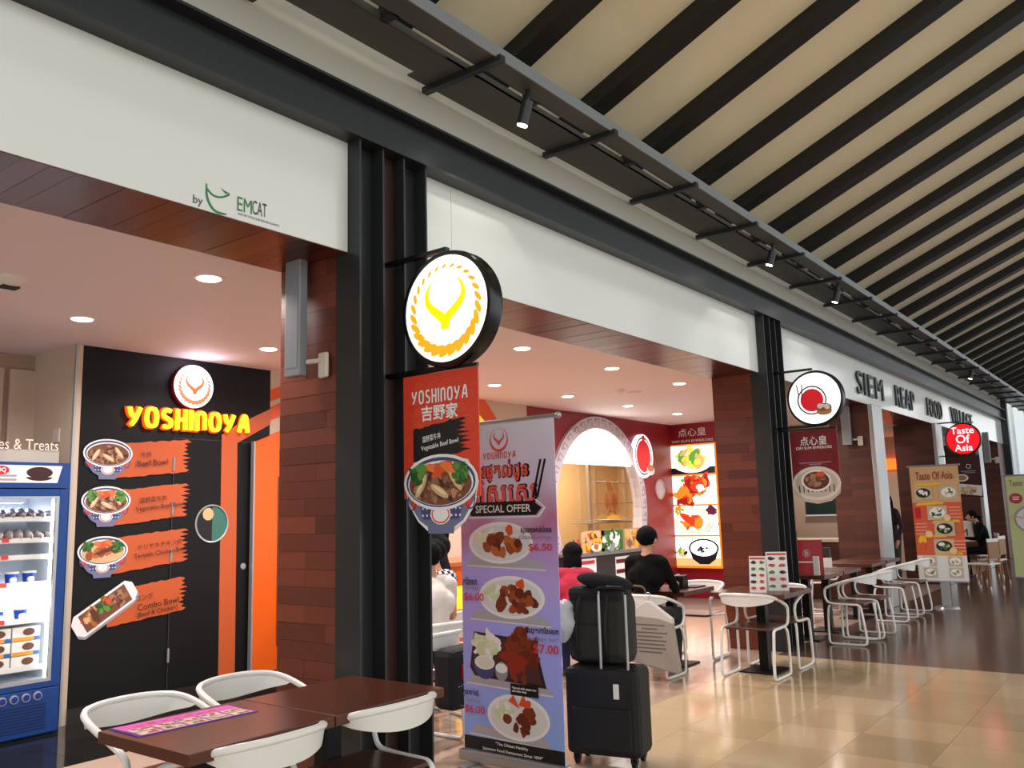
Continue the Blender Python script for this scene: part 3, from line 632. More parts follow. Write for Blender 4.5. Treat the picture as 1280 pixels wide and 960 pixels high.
# ================================================================ PEOPLE
BODYQ=[]
skin=M('skin',(190,138,108),.55); hairm=M('hair_black',(9,8,8),.85,spec=.15,bump=.6,scale=60,stretch=(1,1,.2))
def person(label,loc,rz,top,bottom,shoe,pose='sit',hair='short',lean=.04,k=1.0,arms=None,legs=None,headturn=0,sleeve='long',neckz=0,nod=0):
    t=thing('person',label,'person',loc,rz); B=[]
    def b(a,c,ra,rc,m): B.append((Vector(a)*k,Vector(c)*k,ra*k,rc*k,m))
    hz=.56 if pose=='sit' else .93
    sh=hz+.49; ly=lean
    b((0,-.01,hz),(0,ly*.4,hz+.2),.135,.12,0); b((-.06,0,hz),(.06,0,hz),.125,.125,1)
    b((-.07,ly*.7,hz+.34),(.07,ly*.7,hz+.34),.125,.125,0); b((0,ly*.4,hz+.18),(0,ly*.8,hz+.38),.125,.135,0)
    b((-.14,ly,sh),(.14,ly,sh),.068,.068,0); b((0,ly,sh+.01),(0,ly+.03+nod*.5,sh+.11),.056,.05,2)
    hc=Vector((0,ly+.05+nod,sh+.205-nod*.4))
    b(hc+Vector((0,-.015,.02)),hc+Vector((0,.015,-.035)),.095,.076,2); b(hc+Vector((0,.05,-.07)),hc+Vector((0,.06,-.06)),.035,.03,2)
    b(hc+Vector((0,.088,-.005)),hc+Vector((0,.108,-.03)),.012,.016,2)
    for s in(-1,1): b(hc+Vector((s*.09,-.005,.0)),hc+Vector((s*.095,-.01,-.03)),.016,.012,2)
    arms=arms or {}
    for s in(-1,1):
        e,h=arms.get(s,((s*.25,ly+.1,sh-.27),(s*.13,ly+.34,sh-.25))) if pose=='sit' else arms.get(s,((s*.26,ly-.02,sh-.28),(s*.25,ly+.08,sh-.53)))
        e,h=Vector(e),Vector(h); a=Vector((s*.175,ly,sh-.01)); mid=a.lerp(e,.55); fm=2 if sleeve=='short' else 0
        b(a,mid,.06,.052,0); b(mid,e,.05,.043,fm); b(e,h,.043,.03,fm)
        d=(h-e).normalized(); side=d.cross(Vector((0,0,1))).normalized() if abs(d.z)<.95 else Vector((1,0,0))
        pc=h+d*.07; b(h,pc,.03,.034,2)
        for i in range(4): o=side*(-.03+.02*i); kn=pc+o+d*(.045-.004*abs(i-1)); b(pc+o,kn,.0105,.0095,2); b(kn,kn+d*.025+Vector((0,0,-.018)),.0095,.008,2)
        b(h+d*.02-side*s*.025,h+d*.06-side*s*.055+Vector((0,0,-.005)),.012,.009,2)
    for s in(-1,1):
        if pose=='sit': hip,kn,an=(s*.09,.0,hz-.02),(s*.12,.42,hz-.03),(s*.12,.36,.09)
        else: hip,kn,an=(s*.09,0,hz-.03),(s*.1,.02,.5),(s*.1,0,.09)
        if legs: kn,an=legs[s]
        b(hip,kn,.092,.062,1); b(kn,an,.06,.04,1); an=Vector(an); b(an+Vector((0,-.02,-.045)),an+Vector((0,.15,-.055)),.038,.034,3)
    mb=MB()
    for a,c,ra,rc,m_ in B: mb.capsule(a,c,ra,rc)
    o=mb.build('body',[top,bottom,skin,shoe],t); rm=o.modifiers.new('skin','REMESH'); rm.mode='VOXEL'; rm.voxel_size=.013
    sm=o.modifiers.new('soft','SMOOTH'); sm.iterations=5; sm.factor=.5
    BODYQ.append((o,B))
    # hair
    hb=MB(); hb.ell((0,-.012,.03),(.103,.112,.1),18,12); hb.v=[(x,y if y<.06 or z>.05 else .06,z if not(y>.03 and z<.045) else .045) for x,y,z in hb.v]
    if hair=='long': hb.ell((0,-.07,-.09),(.1,.06,.17),14,10)
    if hair=='tail': hb.ell((0,-.13,-.02),(.035,.06,.035),10,8); hb.ell((0,-.14,-.14),(.03,.03,.12),10,8)
    rr=random.Random(3); hb.v=[(x*(1+rr.uniform(-.07,.07)),y*(1+rr.uniform(-.07,.07)),z+rr.uniform(-.004,.006)) for x,y,z in hb.v]
    ho=hb.build('hair',hairm,t,smooth=True); ho.location=hc*k; ho.scale=(k,k,k)
    for s in(-1,1): eo=MB().ell((0,0,0),(.011,.006,.007),8,6).build('eye',M('eye_dark',(30,22,18),.3),t,smooth=True); eo.location=(hc+Vector((s*.034,.088,.005)))*k
    return t
def finish_people():
    bpy.context.view_layer.update(); dg=bpy.context.evaluated_depsgraph_get()
    for o,B in BODYQ:
        me=bpy.data.meshes.new_from_object(o.evaluated_get(dg)); mats=[s.material for s in o.material_slots]; o.modifiers.clear(); o.data=me
        me.materials.clear()
        for x in mats: me.materials.append(x)
        idx=[]
        pre=[(a,c-a,max((c-a).length_squared,1e-9),ra,rc,m_) for a,c,ra,rc,m_ in B]
        for p in me.polygons:
            q=p.center; best=9; bi=0
            for a,d,l2,ra,rc,m_ in pre:
                u=max(0,min(1,(q-a).dot(d)/l2)); v=(q-a-d*u).length-(ra+(rc-ra)*u)
                if v<best: best=v; bi=m_
            idx.append(bi)
        me.polygons.foreach_set('material_index',idx); me.polygons.foreach_set('use_smooth',[True]*len(idx))
blackc=M('black_shirt',(8,8,9),.9,spec=.2); jean=M('dark_trousers',(46,47,44),.85); shoeb=M('brown_shoe',(54,36,28),.5); pinkc=M('pink_shirt',(176,36,62),.85); checkc=check_mat('check_shirt',(24,24,30),(206,204,198),26); whitec=M('white_tee',(214,206,196),.85); yellowc=M('yellow_top',(196,170,110),.85); navy=M('navy_trousers',(28,34,66),.85)
person('person in a black shirt seated on the chair with the garment bag, seen from behind',(7.72,4.26,0),-PI/2,blackc,jean,shoeb,k=1.03)
person('person in a pink shirt looking down, seated behind the suitcase',(6.95,4.62,0),R(-62),pinkc,navy,shoeb,k=.95,hair='long',nod=.05,lean=.1)
person('person in a black and white checked shirt seated behind the special offer banner',(5.75,5.2,0),R(0),checkc,navy,shoeb,k=1.0,sleeve='short')
person('person in a white tee resting an arm on the table behind the banner',(5.17,4.74,0),R(-15),whitec,navy,shoeb,k=1.0,sleeve='short',hair='short')
person('standing server in black leaning over the orange counter',(6.75,6.1,0),R(-10),blackc,blackc,shoeb,pose='stand',sleeve='short',lean=.16,arms={-1:((-.24,.3,1.12),(-.18,.5,1.02)),1:((.26,.3,1.12),(.2,.52,1.02))})
person('woman in a black dress sitting bent over the far white table',(20.45,3.22,0),R(20),blackc,blackc,shoeb,hair='tail',nod=.07,lean=.1,k=1.02)
person('person in a pale yellow top sitting in the far shop under the bowl banner',(13.6,5.0,0),R(80),yellowc,navy,shoeb,hair='long',nod=.04)
person('standing person in dark red behind the diner in yellow',(14.35,5.35,0),R(120),M('maroon_shirt',(86,34,34),.85),jean,shoeb,pose='stand')
person('standing person in dark clothes with long black hair beside the silver post',(17.4,4.3,0),R(60),M('plum_shirt',(46,24,40),.85),jean,shoeb,pose='stand',hair='long')
# ================================================================ SIGNS AND PRINTS
def C(n,c=(200,200,200),r=.4,e=0): return M(n,c,r,emit=e)
pw=C('print_white',(238,236,232)); pk=C('print_black',(22,20,20)); po=C('print_orange',(192,88,42)); por=C('print_red_orange',(222,66,38)); psal=C('print_salmon',(226,88,66)); pblue=C('print_blue',(66,74,118)); pgrn=C('print_green',(58,112,44)); pcar=C('print_carrot',(220,84,40)); pon=C('print_onion',(214,178,130)); pyel=C('print_yellow',(236,186,40)); pgrey=C('print_grey',(150,148,158))
meat=[C('meat_a',(120,74,52)),C('meat_b',(150,100,74)),C('meat_c',(92,54,38)),C('meat_d',(170,122,92))]
fried=[C('fry_a',(160,78,34)),C('fry_b',(126,54,24)),C('fry_c',(186,104,52)),C('fry_d',(104,40,20))]
greens=[pgrn,C('grn_b',(96,146,62)),C('grn_c',(38,84,34))]
def emblem(p,u,v,Rr,m1,m2,L=2,ry=1):
    n=26
    for i in range(n):
        a=-PI/2+2*PI*i/n; sz=Rr*(.038+.08*(.5-.5*math.sin(a))); p.ell(u+.86*Rr*math.cos(a),v+.86*Rr*ry*math.sin(a),sz*1.75,sz*.75,m1,L,a+PI/2+.55,n=10)
    for s in(-1,1):
        pts=bez([(u,v-.42*Rr),(u+s*.02*Rr,v-.22*Rr),(u+s*.22*Rr,v-.08*Rr),(u+s*.46*Rr,v+.12*Rr),(u+s*.5*Rr,v+.36*Rr),(u+s*.36*Rr,v+.56*Rr)],2); k=len(pts)
        p.ribbon([(q.x,q.y) for q in [Vector((a[0],a[1],0)) for a in pts]],[Rr*.21*(1-(i/(k-1))**2*.95) for i in range(k)],m2,L)
_b=bez
def bez(pts,it=3,closed=False):
    return _b([(*p,0) if len(p)==2 else p for p in pts],it,closed)
def bowl(p,u,v,a,kind,L=2):
    # patterned rice bowl drawn from the front: body, rim, filling
    body=[(u-a,v),(u-.86*a,v-.38*a),(u-.58*a,v-.74*a),(u-.36*a,v-.86*a),(u-.34*a,v-1.0*a),(u+.34*a,v-1.0*a),(u+.36*a,v-.86*a),(u+.58*a,v-.74*a),(u+.86*a,v-.38*a),(u+a,v)]
    p.poly(body,C('bowl_blue_grey',(112,116,146)),L)
    p.poly([(u-.6*a,v-.36*a),(u-.3*a,v-.46*a),(u+.3*a,v-.46*a),(u+.6*a,v-.36*a),(u+.48*a,v-.72*a),(u-.48*a,v-.72*a)],pblue,L+1)
    [p.rect(u+(-.5+i*.11)*a,u+(-.46+i*.11)*a,v+(-.52-.06*(j%2)-j*.07)*a,v+(-.49-.06*(j%2)-j*.07)*a,pw,L+1.2) for i in range(10) for j in range(3)]; [p.ring(u+q*.78*a,v-.34*a,.13*a,.2*a,.03*a,pblue,L+1.3,n=12) for q in(-1,1)]; p.ell(u,v-.62*a,.27*a,.2*a,pw,L+2); p.ring(u,v-.62*a,.24*a,.18*a,.03*a,por,L+3,n=20)
    p.ell(u-.72*a,v-.36*a,.1*a,.16*a,por,L+1,.4,n=10); p.ell(u+.72*a,v-.36*a,.1*a,.16*a,por,L+1,-.4,n=10)
    p.ell(u,v+.02*a,a,.56*a,pw,L+3); p.ell(u,v+.02*a,.93*a,.5*a,pblue,L+4); p.ell(u,v,.88*a,.45*a,pw,L+5)
    if kind=='chicken':
        p.ell(u,v-.02*a,.84*a,.42*a,pon,L+6)
        for i in range(5): p.blob(u-.55*a+.26*i*a,v-.14*a+.06*i*a,.16*a,.22*a,fried[2] if i%2 else fried[0],L+7,-.3)
        p.blob(u+.12*a,v+.02*a,.45*a,.08*a,meat[2],L+8,.3)
    else:
        p.ell(u,v-.02*a,.84*a,.42*a,meat[0],L+6); p.scatter(u,v-.04*a,.72*a,.32*a,meat+[C('meat_e',(188,138,110)),C('meat_f',(70,40,30))],60,.12*a,L+7,asp=.5)
        for du,dv,r in((-.5,-.05,1.0),(.0,-.16,-.5),(.42,.05,-.9)): p.ell(u+du*a,v+dv*a,.27*a,.085*a,pon,L+10,r,n=14); p.ell(u+du*a,v+dv*a+.02*a,.2*a,.035*a,C('onion_light',(238,214,176)),L+10.3,r,n=12)
    if kind!='beef':
        p.scatter(u-.58*a,v+.2*a,.2*a,.17*a,greens,26,.09*a,L+11,asp=.9); p.scatter(u+.54*a,v+.17*a,.2*a,.19*a,greens,28,.09*a,L+11,asp=.9)
        for du,dv,r in((-.15,.3,-.2),(.1,.34,.2),(.02,.24,.5),(.25,.3,-.4)): p.ell(u+du*a,v+dv*a,.26*a,.085*a,pcar if r>0 else C('carrot_light',(236,120,60)),L+12,r,n=12)
def plate(p,u,v,a,b,cols,L=2,n=20,salad=True,fx=.1,rim=None):
    p.ell(u,v,a,b,rim or pw,L); p.ell(u,v-.02*b,a*.9,b*.85,C('plate_shade',(222,220,220)),L+.5)
    if salad: p.scatter(u-.45*a,v+.2*b,.3*a,.35*b,[pw,C('cabbage',(226,226,196)),C('cab2',(206,220,170))],16,.14*a,L+1)
    p.scatter(u+fx*a,v-.1*b,.55*a,.45*b,cols,n,.17*a,L+2,jag=.22,asp=.8)
    if salad: p.blob(u+.3*a,v+.62*b,.12*a,.12*a,pcar,L+2)
GL={'Y':(.8,[[(0,1),(.06,.72),(.2,.52),(.42,.5)],[(.8,1),(.62,.66),(.42,.3),(.12,.0)]]),'O':(.82,[[(.41,1),(.1,.95),(0,.5),(.1,.05),(.41,0),(.72,.05),(.82,.5),(.72,.95),(.41,1)]]),
'S':(.66,[[(.62,.92),(.4,1),(.05,.95),(.0,.62),(.33,.5),(.66,.4),(.62,.05),(.25,0),(.02,.08)]]),'H':(.66,[[(0,0),(0,1)],[(.66,0),(.66,1)],[(0,.5),(.66,.5)]]),'I':(.0,[[(0,0),(0,1)]]),
'n':(.66,[[(0,0),(0,.98)],[(0,.6),(.05,.96),(.36,1),(.62,.92),(.66,.6),(.66,0)]]),'A':(.8,[[(0,0),(.26,.7),(.42,1),(.62,1),(.7,.6),(.8,0)],[(.16,.36),(.74,.36)]])}
def wordmark(p,u,v,wd,h,mt,L=1,th=.27,each=None):
    txt='YOSHInOYA'; gap=.5; tot=sum(GL[c][0] for c in txt)+gap*(len(txt)-1)+th; k=wd/tot; x=-tot/2+th/2; kh=h*(1-th*k/h*.9)
    for i,c in enumerate(txt):
        gw,st=GL[c]
        if each: p=PR(0)
        for s_ in st:
            pts=_b([(u+(x+a)*k,v-h/2+th*k*.45+b_*kh,0) for a,b_ in s_],2) if len(s_)>2 else [Vector((u+(x+a)*k,v-h/2+th*k*.45*(0 if b_ in(0,1) and s_[0][0]==s_[1][0] else 1)+b_*(kh if not(b_ in(0,1) and s_[0][0]==s_[1][0]) else h),0)) for a,b_ in s_]
            p.ribbon([(q.x,q.y) for q in pts],th*k,mt,L)
        x+=gw+gap
        if each: each(p)
# ---- projecting round signs
rimM=M('sign_rim',(14,14,14),.25); faceW=C('sign_face_white',(255,253,246),.3,1.15); faceR=C('sign_face_red',(232,16,30),.3,1.1)
def roundsign(label,x,y,z,r,face,colY=3.62):
    t=thing('round_sign',label,'sign',(x,y,z),-PI/2,'round projecting signs')
    MB().lathe([(0,-.045),(r-.02,-.045),(r-.02,-.055),(r,-.055),(r+.008,-.03),(r+.002,0),(r+.008,.03),(r,.055),(r-.02,.055),(r-.02,.045),(0,.045)],48,axis='y').build('rim',rimM,t,smooth=True)
    MB().lathe([(0,-.05),(r-.022,-.05),(r-.022,.05),(0,.05)],48,axis='y').build('face',face,t)
    dx=-(colY-y)
    for zz,xe in((r+.03,-.02),(-r+.0,-.02)): MB().box(dx,xe,-.018,.018,zz-.012,zz+.012).build('arm',rimM,t)
    return t
t=roundsign('round white lit sign with a yellow bull-horn emblem on the first columns',3.56,3.11,2.735,.325,faceW)
p=PR(); emblem(p,0,0,.28,C('em_gold',(240,166,30),.4,.8),C('em_yellow',(250,216,0),.4,.9)); p.build('emblem',t,loc=(0,-.052,0))
t=roundsign('round white lit sign with a red circle and steamer basket on the second columns',9.83,3.115,2.785,.312,faceW)
p=PR(.0025); p.ring(-.03,-.02,.165,.165,.016,pk,1); p.ell(-.03,-.02,.13,.13,C('sign_red',(206,24,40),.4,.4),1)
bam=C('bamboo',(196,140,84)); p.ell(.1,-.16,.085,.04,bam,2); p.rect(.015,.185,-.16,-.11,bam,2); p.ell(.1,-.11,.085,.045,C('bamboo_d',(150,98,56)),3); p.scatter(.1,-.1,.05,.02,[pw],5,.03,4,jag=.05,asp=.9)
for a in(-.17,-.14): p.ribbon([(a,.02),(a-.02+(.03 if a>-.15 else 0),.17)],.012,pk,3)
p.build('emblem',t,loc=(0,-.052,0))
t=roundsign('round red lit sign with white lettering beside the far silver post',18.9,3.18,2.785,.315,faceR)
lw=C('lit_letter',(255,250,250),.4,1.0)
for s_,v,h in(('Taste',.17,.13),('Of',.0,.16),('Asia',-.17,.13)): T(t,s_,0,v,h,lw,y=-.054,bold=.015)
# ---- hanging banners below the signs
def hang(label,x,y,z,wd,h,mt):
    t=thing('hanging_banner',label,'banner',(x,y,z),-PI/2,'banners hung below the round signs')
    MB().box(-wd/2,wd/2,-.004,.004,-h,0).build('panel',mt,t); MB().box(-wd/2-.12,wd/2,-.01,.01,.002,.022).build('hanging_rod',rimM,t)
    return t
t=hang('red hanging banner with a beef bowl cut-out below the bull-horn sign',3.56,3.205,2.39,.56,.70,por)
p=PR(.001)
wv=C('wave_line',(232,96,62))
for i in range(6):
    for j in range(5):
        for rr in(.05,.032,.016): 
            a=[(-.25+i*.1+(j%2)*.05+rr*math.cos(q),-.1-j*.07*1.0+rr*math.sin(q)) for q in [PI*k/8 for k in range(9)]]
            if abs(a[0][0])<.27 and abs(a[-1][0])<.27: p.ribbon(a,.004,wv,1)
p.brush(-.2,.17,-.50,-.31,.12,pk,3,.06)
p.build('pattern',t,loc=(0,-.0045,0))
p=PR(.001); wordmark(p,0,-.13,.42,.08,pw,4); p.build('wordmark',t,loc=(0,-.0045,0)); T(t,'吉野家',0,-.225,.085,pw,w=.27,y=-.0075,bold=.03)
T(t,'温野菜牛丼',-.06,-.365,.035,pw,w=.14,y=-.01,rot=.12,bold=.01); T(t,'Vegetable Beef Bowl',0,-.41,.034,pw,w=.28,y=-.01,rot=.12,bold=.01)
MB().prism([(-.275,-.62),(-.24,-.74),(-.17,-.83),(-.1,-.88),(.1,-.88),(.17,-.83),(.24,-.74),(.275,-.62),(.2,-.5),(0,-.46),(-.2,-.5)],-.006,.002).build('bowl_cutout',pw,t)
p=PR(.0008); bowl(p,0,-.62,.275,'veg',1); p.build('bowl_picture',t,loc=(0,-.0065,0))
rb=C('banner_maroon',(120,18,30)); t=hang('dark red hanging banner with a bamboo steamer picture below the second sign',9.83,3.18,2.43,.53,.62,rb)
p=PR(.002); p.ring(0,-.31,.255,.30,.006,C('maroon_line',(70,8,16)),1,n=4); p.build('border',t,loc=(0,-.0045,0))
T(t,'点心皇',0,-.12,.1,pw,w=.3,y=-.008,bold=.01); T(t,'DIM SUM EMPERORS',0,-.2,.03,pw,w=.4,y=-.008,bold=.02)
p=PR(.0015); p.rect(-.18,.18,-.372,-.364,pgrey,1); p.rect(-.07,.07,-.392,-.382,pgrey,1); stm=C('steamer',(196,184,166)); stl=C('steamer_light',(222,212,196))
p.poly([(-.27,-.6),(-.25,-.72),(-.15,-.8),(0,-.83),(.15,-.8),(.25,-.72),(.27,-.6)],stm,1); p.ell(0,-.6,.27,.19,stl,2); p.ell(0,-.6,.235,.155,stm,3)
for i in range(9): p.rect(-.2+i*.048,-.188+i*.048,-.7,-.62,inkd,3.4)
p.ell(0,-.57,.165,.12,pw,4); p.ell(0,-.57,.145,.1,meat[2],5); p.scatter(0,-.56,.11,.07,meat,26,.04,6); p.blob(.05,-.5,.05,.03,pcar,8)
p.build('steamer_picture',t,loc=(0,-.0045,0))
MB().prism([(-.27,-.6),(-.25,-.72),(-.15,-.8),(0,-.83),(.15,-.8),(.25,-.72),(.27,-.6),(.2,-.47),(0,-.42),(-.2,-.47)],-.003,.003).build('steamer_cutout',stm,t)
t=hang('dark maroon hanging banner with a dumpling tray below the red sign',18.9,3.18,2.447,.5,.8,C('deep_maroon',(64,20,28)))
p=PR(.003); p.rect(-.1,.16,-.3,-.285,pgrey,1); p.rect(-.06,.14,-.33,-.318,pgrey,1); p.ring(.04,-.2,.045,.045,.01,pw,1,n=14); p.ell(-.1,-.42,.12,.07,pw,1); p.ell(-.1,-.42,.09,.05,meat[3],2); p.poly([(-.22,-.52),(.24,-.58),(.23,-.78),(-.2,-.72)],pw,1); p.scatter(0,-.66,.15,.06,[pon,meat[3],stl],22,.05,2); p.build('picture',t,loc=(0,-.0045,0))
# ---- special offer roll-up banner
vin=grad_mat('vinyl_wash',[(0,(140,172,240)),(.35,(166,166,244)),(.55,(186,164,228)),(.67,(190,122,164)),(.8,(222,212,236)),(1,(226,232,246))],.1,2.2,.3)
t=thing('rollup_banner','tall violet roll-up banner advertising a special offer, in front of the second opening','roll-up banner',(4.487,3.47,0),R(-91))
MB().box(-.4,.4,-.002,.002,.08,2.195).build('vinyl',vin,t); MB().box(-.42,.42,-.05,.05,.02,.09).build('base_cassette',silver,t,bevel=.015); MB().tube([(-.41,0,2.2),(.42,0,2.2)],.014,n=10).build('top_rail',silver,t,smooth=True)
MB().ell((.435,0,2.2),.022).build('rail_knob',silver,t,smooth=True); MB().tube([(0,.03,.08),(0,.02,2.19)],.01).build('support_pole',silver,t)
for a in(-.3,.3): MB().box(a-.02,a+.02,-.16,.16,0,.022).build('foot',silver,t,bevel=.004)
p=PR(.001); emblem(p,-.05,2.08,.085,psal,psal,1); p.build('emblem',t,loc=(0,-.0022,0))
p=PR(.001); wordmark(p,-.05,1.975,.28,.046,psal,2); p.build('wordmark',t,loc=(0,-.0022,0))
khm=C('khmer_red',(236,96,80)); 
T(t,'ការផ្តល់ជូន',-.05,1.87,.14,pk,w=.485,y=-.0034,bold=.06); T(t,'ការផ្តល់ជូន',-.05,1.87,.128,khm,w=.46,y=-.0044,bold=.03)
T(t,'ពិសេស',-.02,1.745,.165,pk,w=.54,y=-.0034,bold=.06); T(t,'ពិសេស',-.02,1.745,.15,khm,w=.51,y=-.0044,bold=.03)
p=PR(.001); p.poly([(-.34,1.63),(-.28,1.67),(.22,1.67),(.285,1.625),(.24,1.58),(-.30,1.58)],pk,3); p.poly([(-.32,1.575),(.25,1.575),(.3,1.625),(.23,1.678),(.25,1.678),(.32,1.625),(.265,1.565),(-.33,1.565)],pw,2)
for a in(.24,.275): p.ribbon([(a-.02,1.69),(a+.05,1.93)],.016,pk,3)
p.build('title_ribbon',t,loc=(0,-.0022,0)); T(t,'SPECIAL OFFER',-.03,1.625,.048,pw,w=.46,y=-.0065,bold=.025)
shade=C('shelf_print',(176,170,178)); price=C('price_red',(214,56,60))
def shelf(p,u,v,w_): p.poly([(u-w_,v),(u+w_,v-.02),(u+w_+.05,v-.075),(u-w_-.05,v-.055)],shade,1); p.poly([(u-w_-.05,v-.055),(u+w_+.05,v-.075),(u+w_+.05,v-.085),(u-w_-.05,v-.065)],C('shelf_edge',(214,210,216)),1)
p=PR(.0007)
shelf(p,-.02,1.315,.28); plate(p,-.06,1.405,.27,.135,fried,2,16,fx=.05)
shelf(p,0,.97,.28); plate(p,.02,1.06,.27,.135,[fried[1],fried[3],fried[0]],2,20,fx=.12)
shelf(p,-.02,.56,.3)
p.poly([(-.34,.6),(-.3,.83),(.2,.8),(.28,.52),(-.3,.55)],C('tray_dark',(52,34,40)),2); p.poly([(-.31,.61),(-.28,.81),(.18,.785),(.25,.54),(-.28,.565)],C('tray_mid',(78,46,50)),3)
p.scatter(-.2,.75,.1,.08,[pw,C('cabbage'),C('cab2')],26,.05,4); p.scatter(.08,.7,.15,.12,[fried[1],fried[3],C('fry_e',(146,46,26))],30,.06,5); p.scatter(.08,.83,.06,.05,[fried[1],fried[3]],8,.05,6)
p.ell(-.21,.61,.085,.075,pblue,8); p.ell(-.21,.64,.085,.045,pw,9); p.ell(-.21,.64,.07,.035,C('rice',(226,224,214)),10); p.ell(-.07,.595,.05,.06,pgrey,8); p.ell(-.07,.615,.05,.03,pw,9)
p.rect(.0,.22,.46,.53,pk,9)
shelf(p,-.02,.245,.28); plate(p,.05,.325,.25,.14,[fried[1],fried[3]],2,14,fx=.15); p.poly([(-.02,.42),(.02,.46),(.07,.38)],pcar,8); p.poly([(.06,.4),(.1,.47),(.14,.39)],pcar,8)
p.rect(-.4,.4,.08,.17,pk,2); p.build('dish_pictures',t,loc=(0,-.0022,0))
for s_,u,v,h,w_,mt in(('ស្លាបមាន់បំពង',.24,1.485,.05,.24,pk),('Chicken Wings',.23,1.437,.03,.25,pgrey),('$6.50',.27,1.375,.05,.18,price),('ការ៉ាអេក',-.32,1.155,.05,.12,pk),('Karaage',-.31,1.11,.03,.13,pgrey),('$6.00',-.29,1.05,.055,.17,price),('ឈុតការ៉ាអេក',.27,.865,.05,.24,pk),('Karaage Set*',.27,.815,.032,.24,pgrey),('$7.00',.29,.755,.06,.19,price),('តុងកាត់ស៊ុ',-.33,.44,.05,.13,pk),('Tonkatsu',-.32,.395,.03,.13,pgrey),('$6.00',-.3,.335,.055,.17,price),('"The Oldest Healthy',.0,.147,.024,.26,pw),('Japanese Food Restaurant Since 1899"',.0,.108,.024,.48,pw),('*Served with steam rice\nand miso soup',.11,.495,.036,.19,pw)):
    T(t,s_,u,v,h,mt,w=w_,y=-.012,bold=.02)
# ---- orange and green roll-up banners far away
def rollup(label,x,y,rz,wd,z0,z1,bands,post=True):
    t=thing('rollup_banner',label,'roll-up banner',(x,y,0),rz)
    MB().box(-wd/2,wd/2,-.003,.003,z0,z1).build('vinyl',bands[0][2],t); MB().tube([(-wd/2-.03,0,z1+.01),(wd/2+.03,0,z1+.01)],.014).build('top_rail',silver,t)
    p=PR(.003)
    for a,b,mt in bands[1:]: p.rect(-wd/2,wd/2,a,b,mt,1)
    p.build('colour_bands',t,loc=(0,-.0035,0))
    MB().box(-.06,.06,.01,.03,.04,z0+.1).build('stand_post',silver,t,bevel=.004); MB().lathe([(.0,.03),(.16,.03),(.18,0),(0,0)],20,(0,.02,0)).build('stand_base',silver,t,smooth=True); MB().box(-wd/2,wd/2,-.008,.008,z0-.02,z0).build('lower_rail',silver,t)
    return t
tan=C('banner_tan',(206,166,118)); bor=C('banner_orange',(214,92,58)); bwh=C('banner_white',(222,222,218)); brn=C('letter_brown',(150,50,24))
t=rollup('orange and tan roll-up banner with small dish photographs on the dark floor',14.4,2.88,R(-88),.68,.41,2.12,[(0,0,tan),(.78,1.575,bor),(.41,.78,bwh)])
T(t,'Taste Of Asia',0,1.98,.12,brn,w=.52,y=-.014,bold=.012)
p=PR(.003)
for v in(1.84,1.55,1.28,1.06,.8): s=random.choice((-.1,.1)); p.poly([(s-.2,v-.02),(s+.2,v-.005),(s+.18,v+.03),(s-.16,v+.02)],pyel,2)
def dish(u,v,a,dark=True):
    p.rect(u-a*1.25,u+a*1.25,v-a,v+a*.95,C('dish_card',(196,180,150)),3); p.ell(u,v,a,a*.72,pk if dark else pw,4); p.scatter(u,v,a*.6,a*.4,greens+[pw,pon],12,a*.28,5); p.ell(u-a*.3,v+a*.25,a*.4,a*.25,pw,6)
dish(-.17,1.72,.1); dish(.18,1.72,.1,False); dish(.0,1.42,.11,False); dish(.08,1.18,.11); dish(.05,.92,.11)
for u,v in((-.17,.7),(.18,.7),(-.17,.53),(.18,.53)): dish(u,v,.075,False)
p.rect(-.31,-.23,1.34,1.5,C('soda_red',(190,24,30)),3)
for v0,u0 in((1.42,.24),(1.18,-.24),(.92,.26)):
    for k in range(4): p.rect(u0-.08,u0+.08,v0+.07-k*.05,v0+.08-k*.05,C('orange_text',(240,190,160)),3)
for u,v in((.13,1.34),(-.14,1.1),(.17,.85)): p.ell(u,v,.05,.05,C('broth',(230,200,140)),7)
p.ell(-.24,1.0,.06,.05,pyel,4); p.rect(-.27,-.21,.86,.98,pcar,4); p.rect(.24,.31,1.12,1.26,C('iced_tea',(190,110,50)),4)
p.build('dish_pictures',t,loc=(0,-.004,0))
pg=C('banner_lime',(196,204,144)); t=rollup('pale green roll-up banner with a noodle bowl at the right edge',17.0,1.95,R(-88),.66,.3,1.98,[(0,0,pg)])
T(t,'Taste Of Asia',-.03,1.86,.1,C('letter_olive',(120,90,50)),w=.5,y=-.014); p=PR(.003); p.ell(-.2,1.6,.1,.09,C('badge_red',(180,50,50)),2); plate(p,.02,1.25,.28,.24,greens+[pw,pon,pcar],2,30,salad=False,fx=0,rim=pgrey); p.ribbon([(-.34,1.32),(.1,1.22)],.02,pon,9); p.build('bowl_picture',t,loc=(0,-.004,0))
p=PR(.003); p.rect(-.25,-.15,1.615,1.63,pw,1); p.rect(-.245,-.155,1.575,1.595,pw,1); p.build('badge_lines',t,loc=(0,-.012,0))
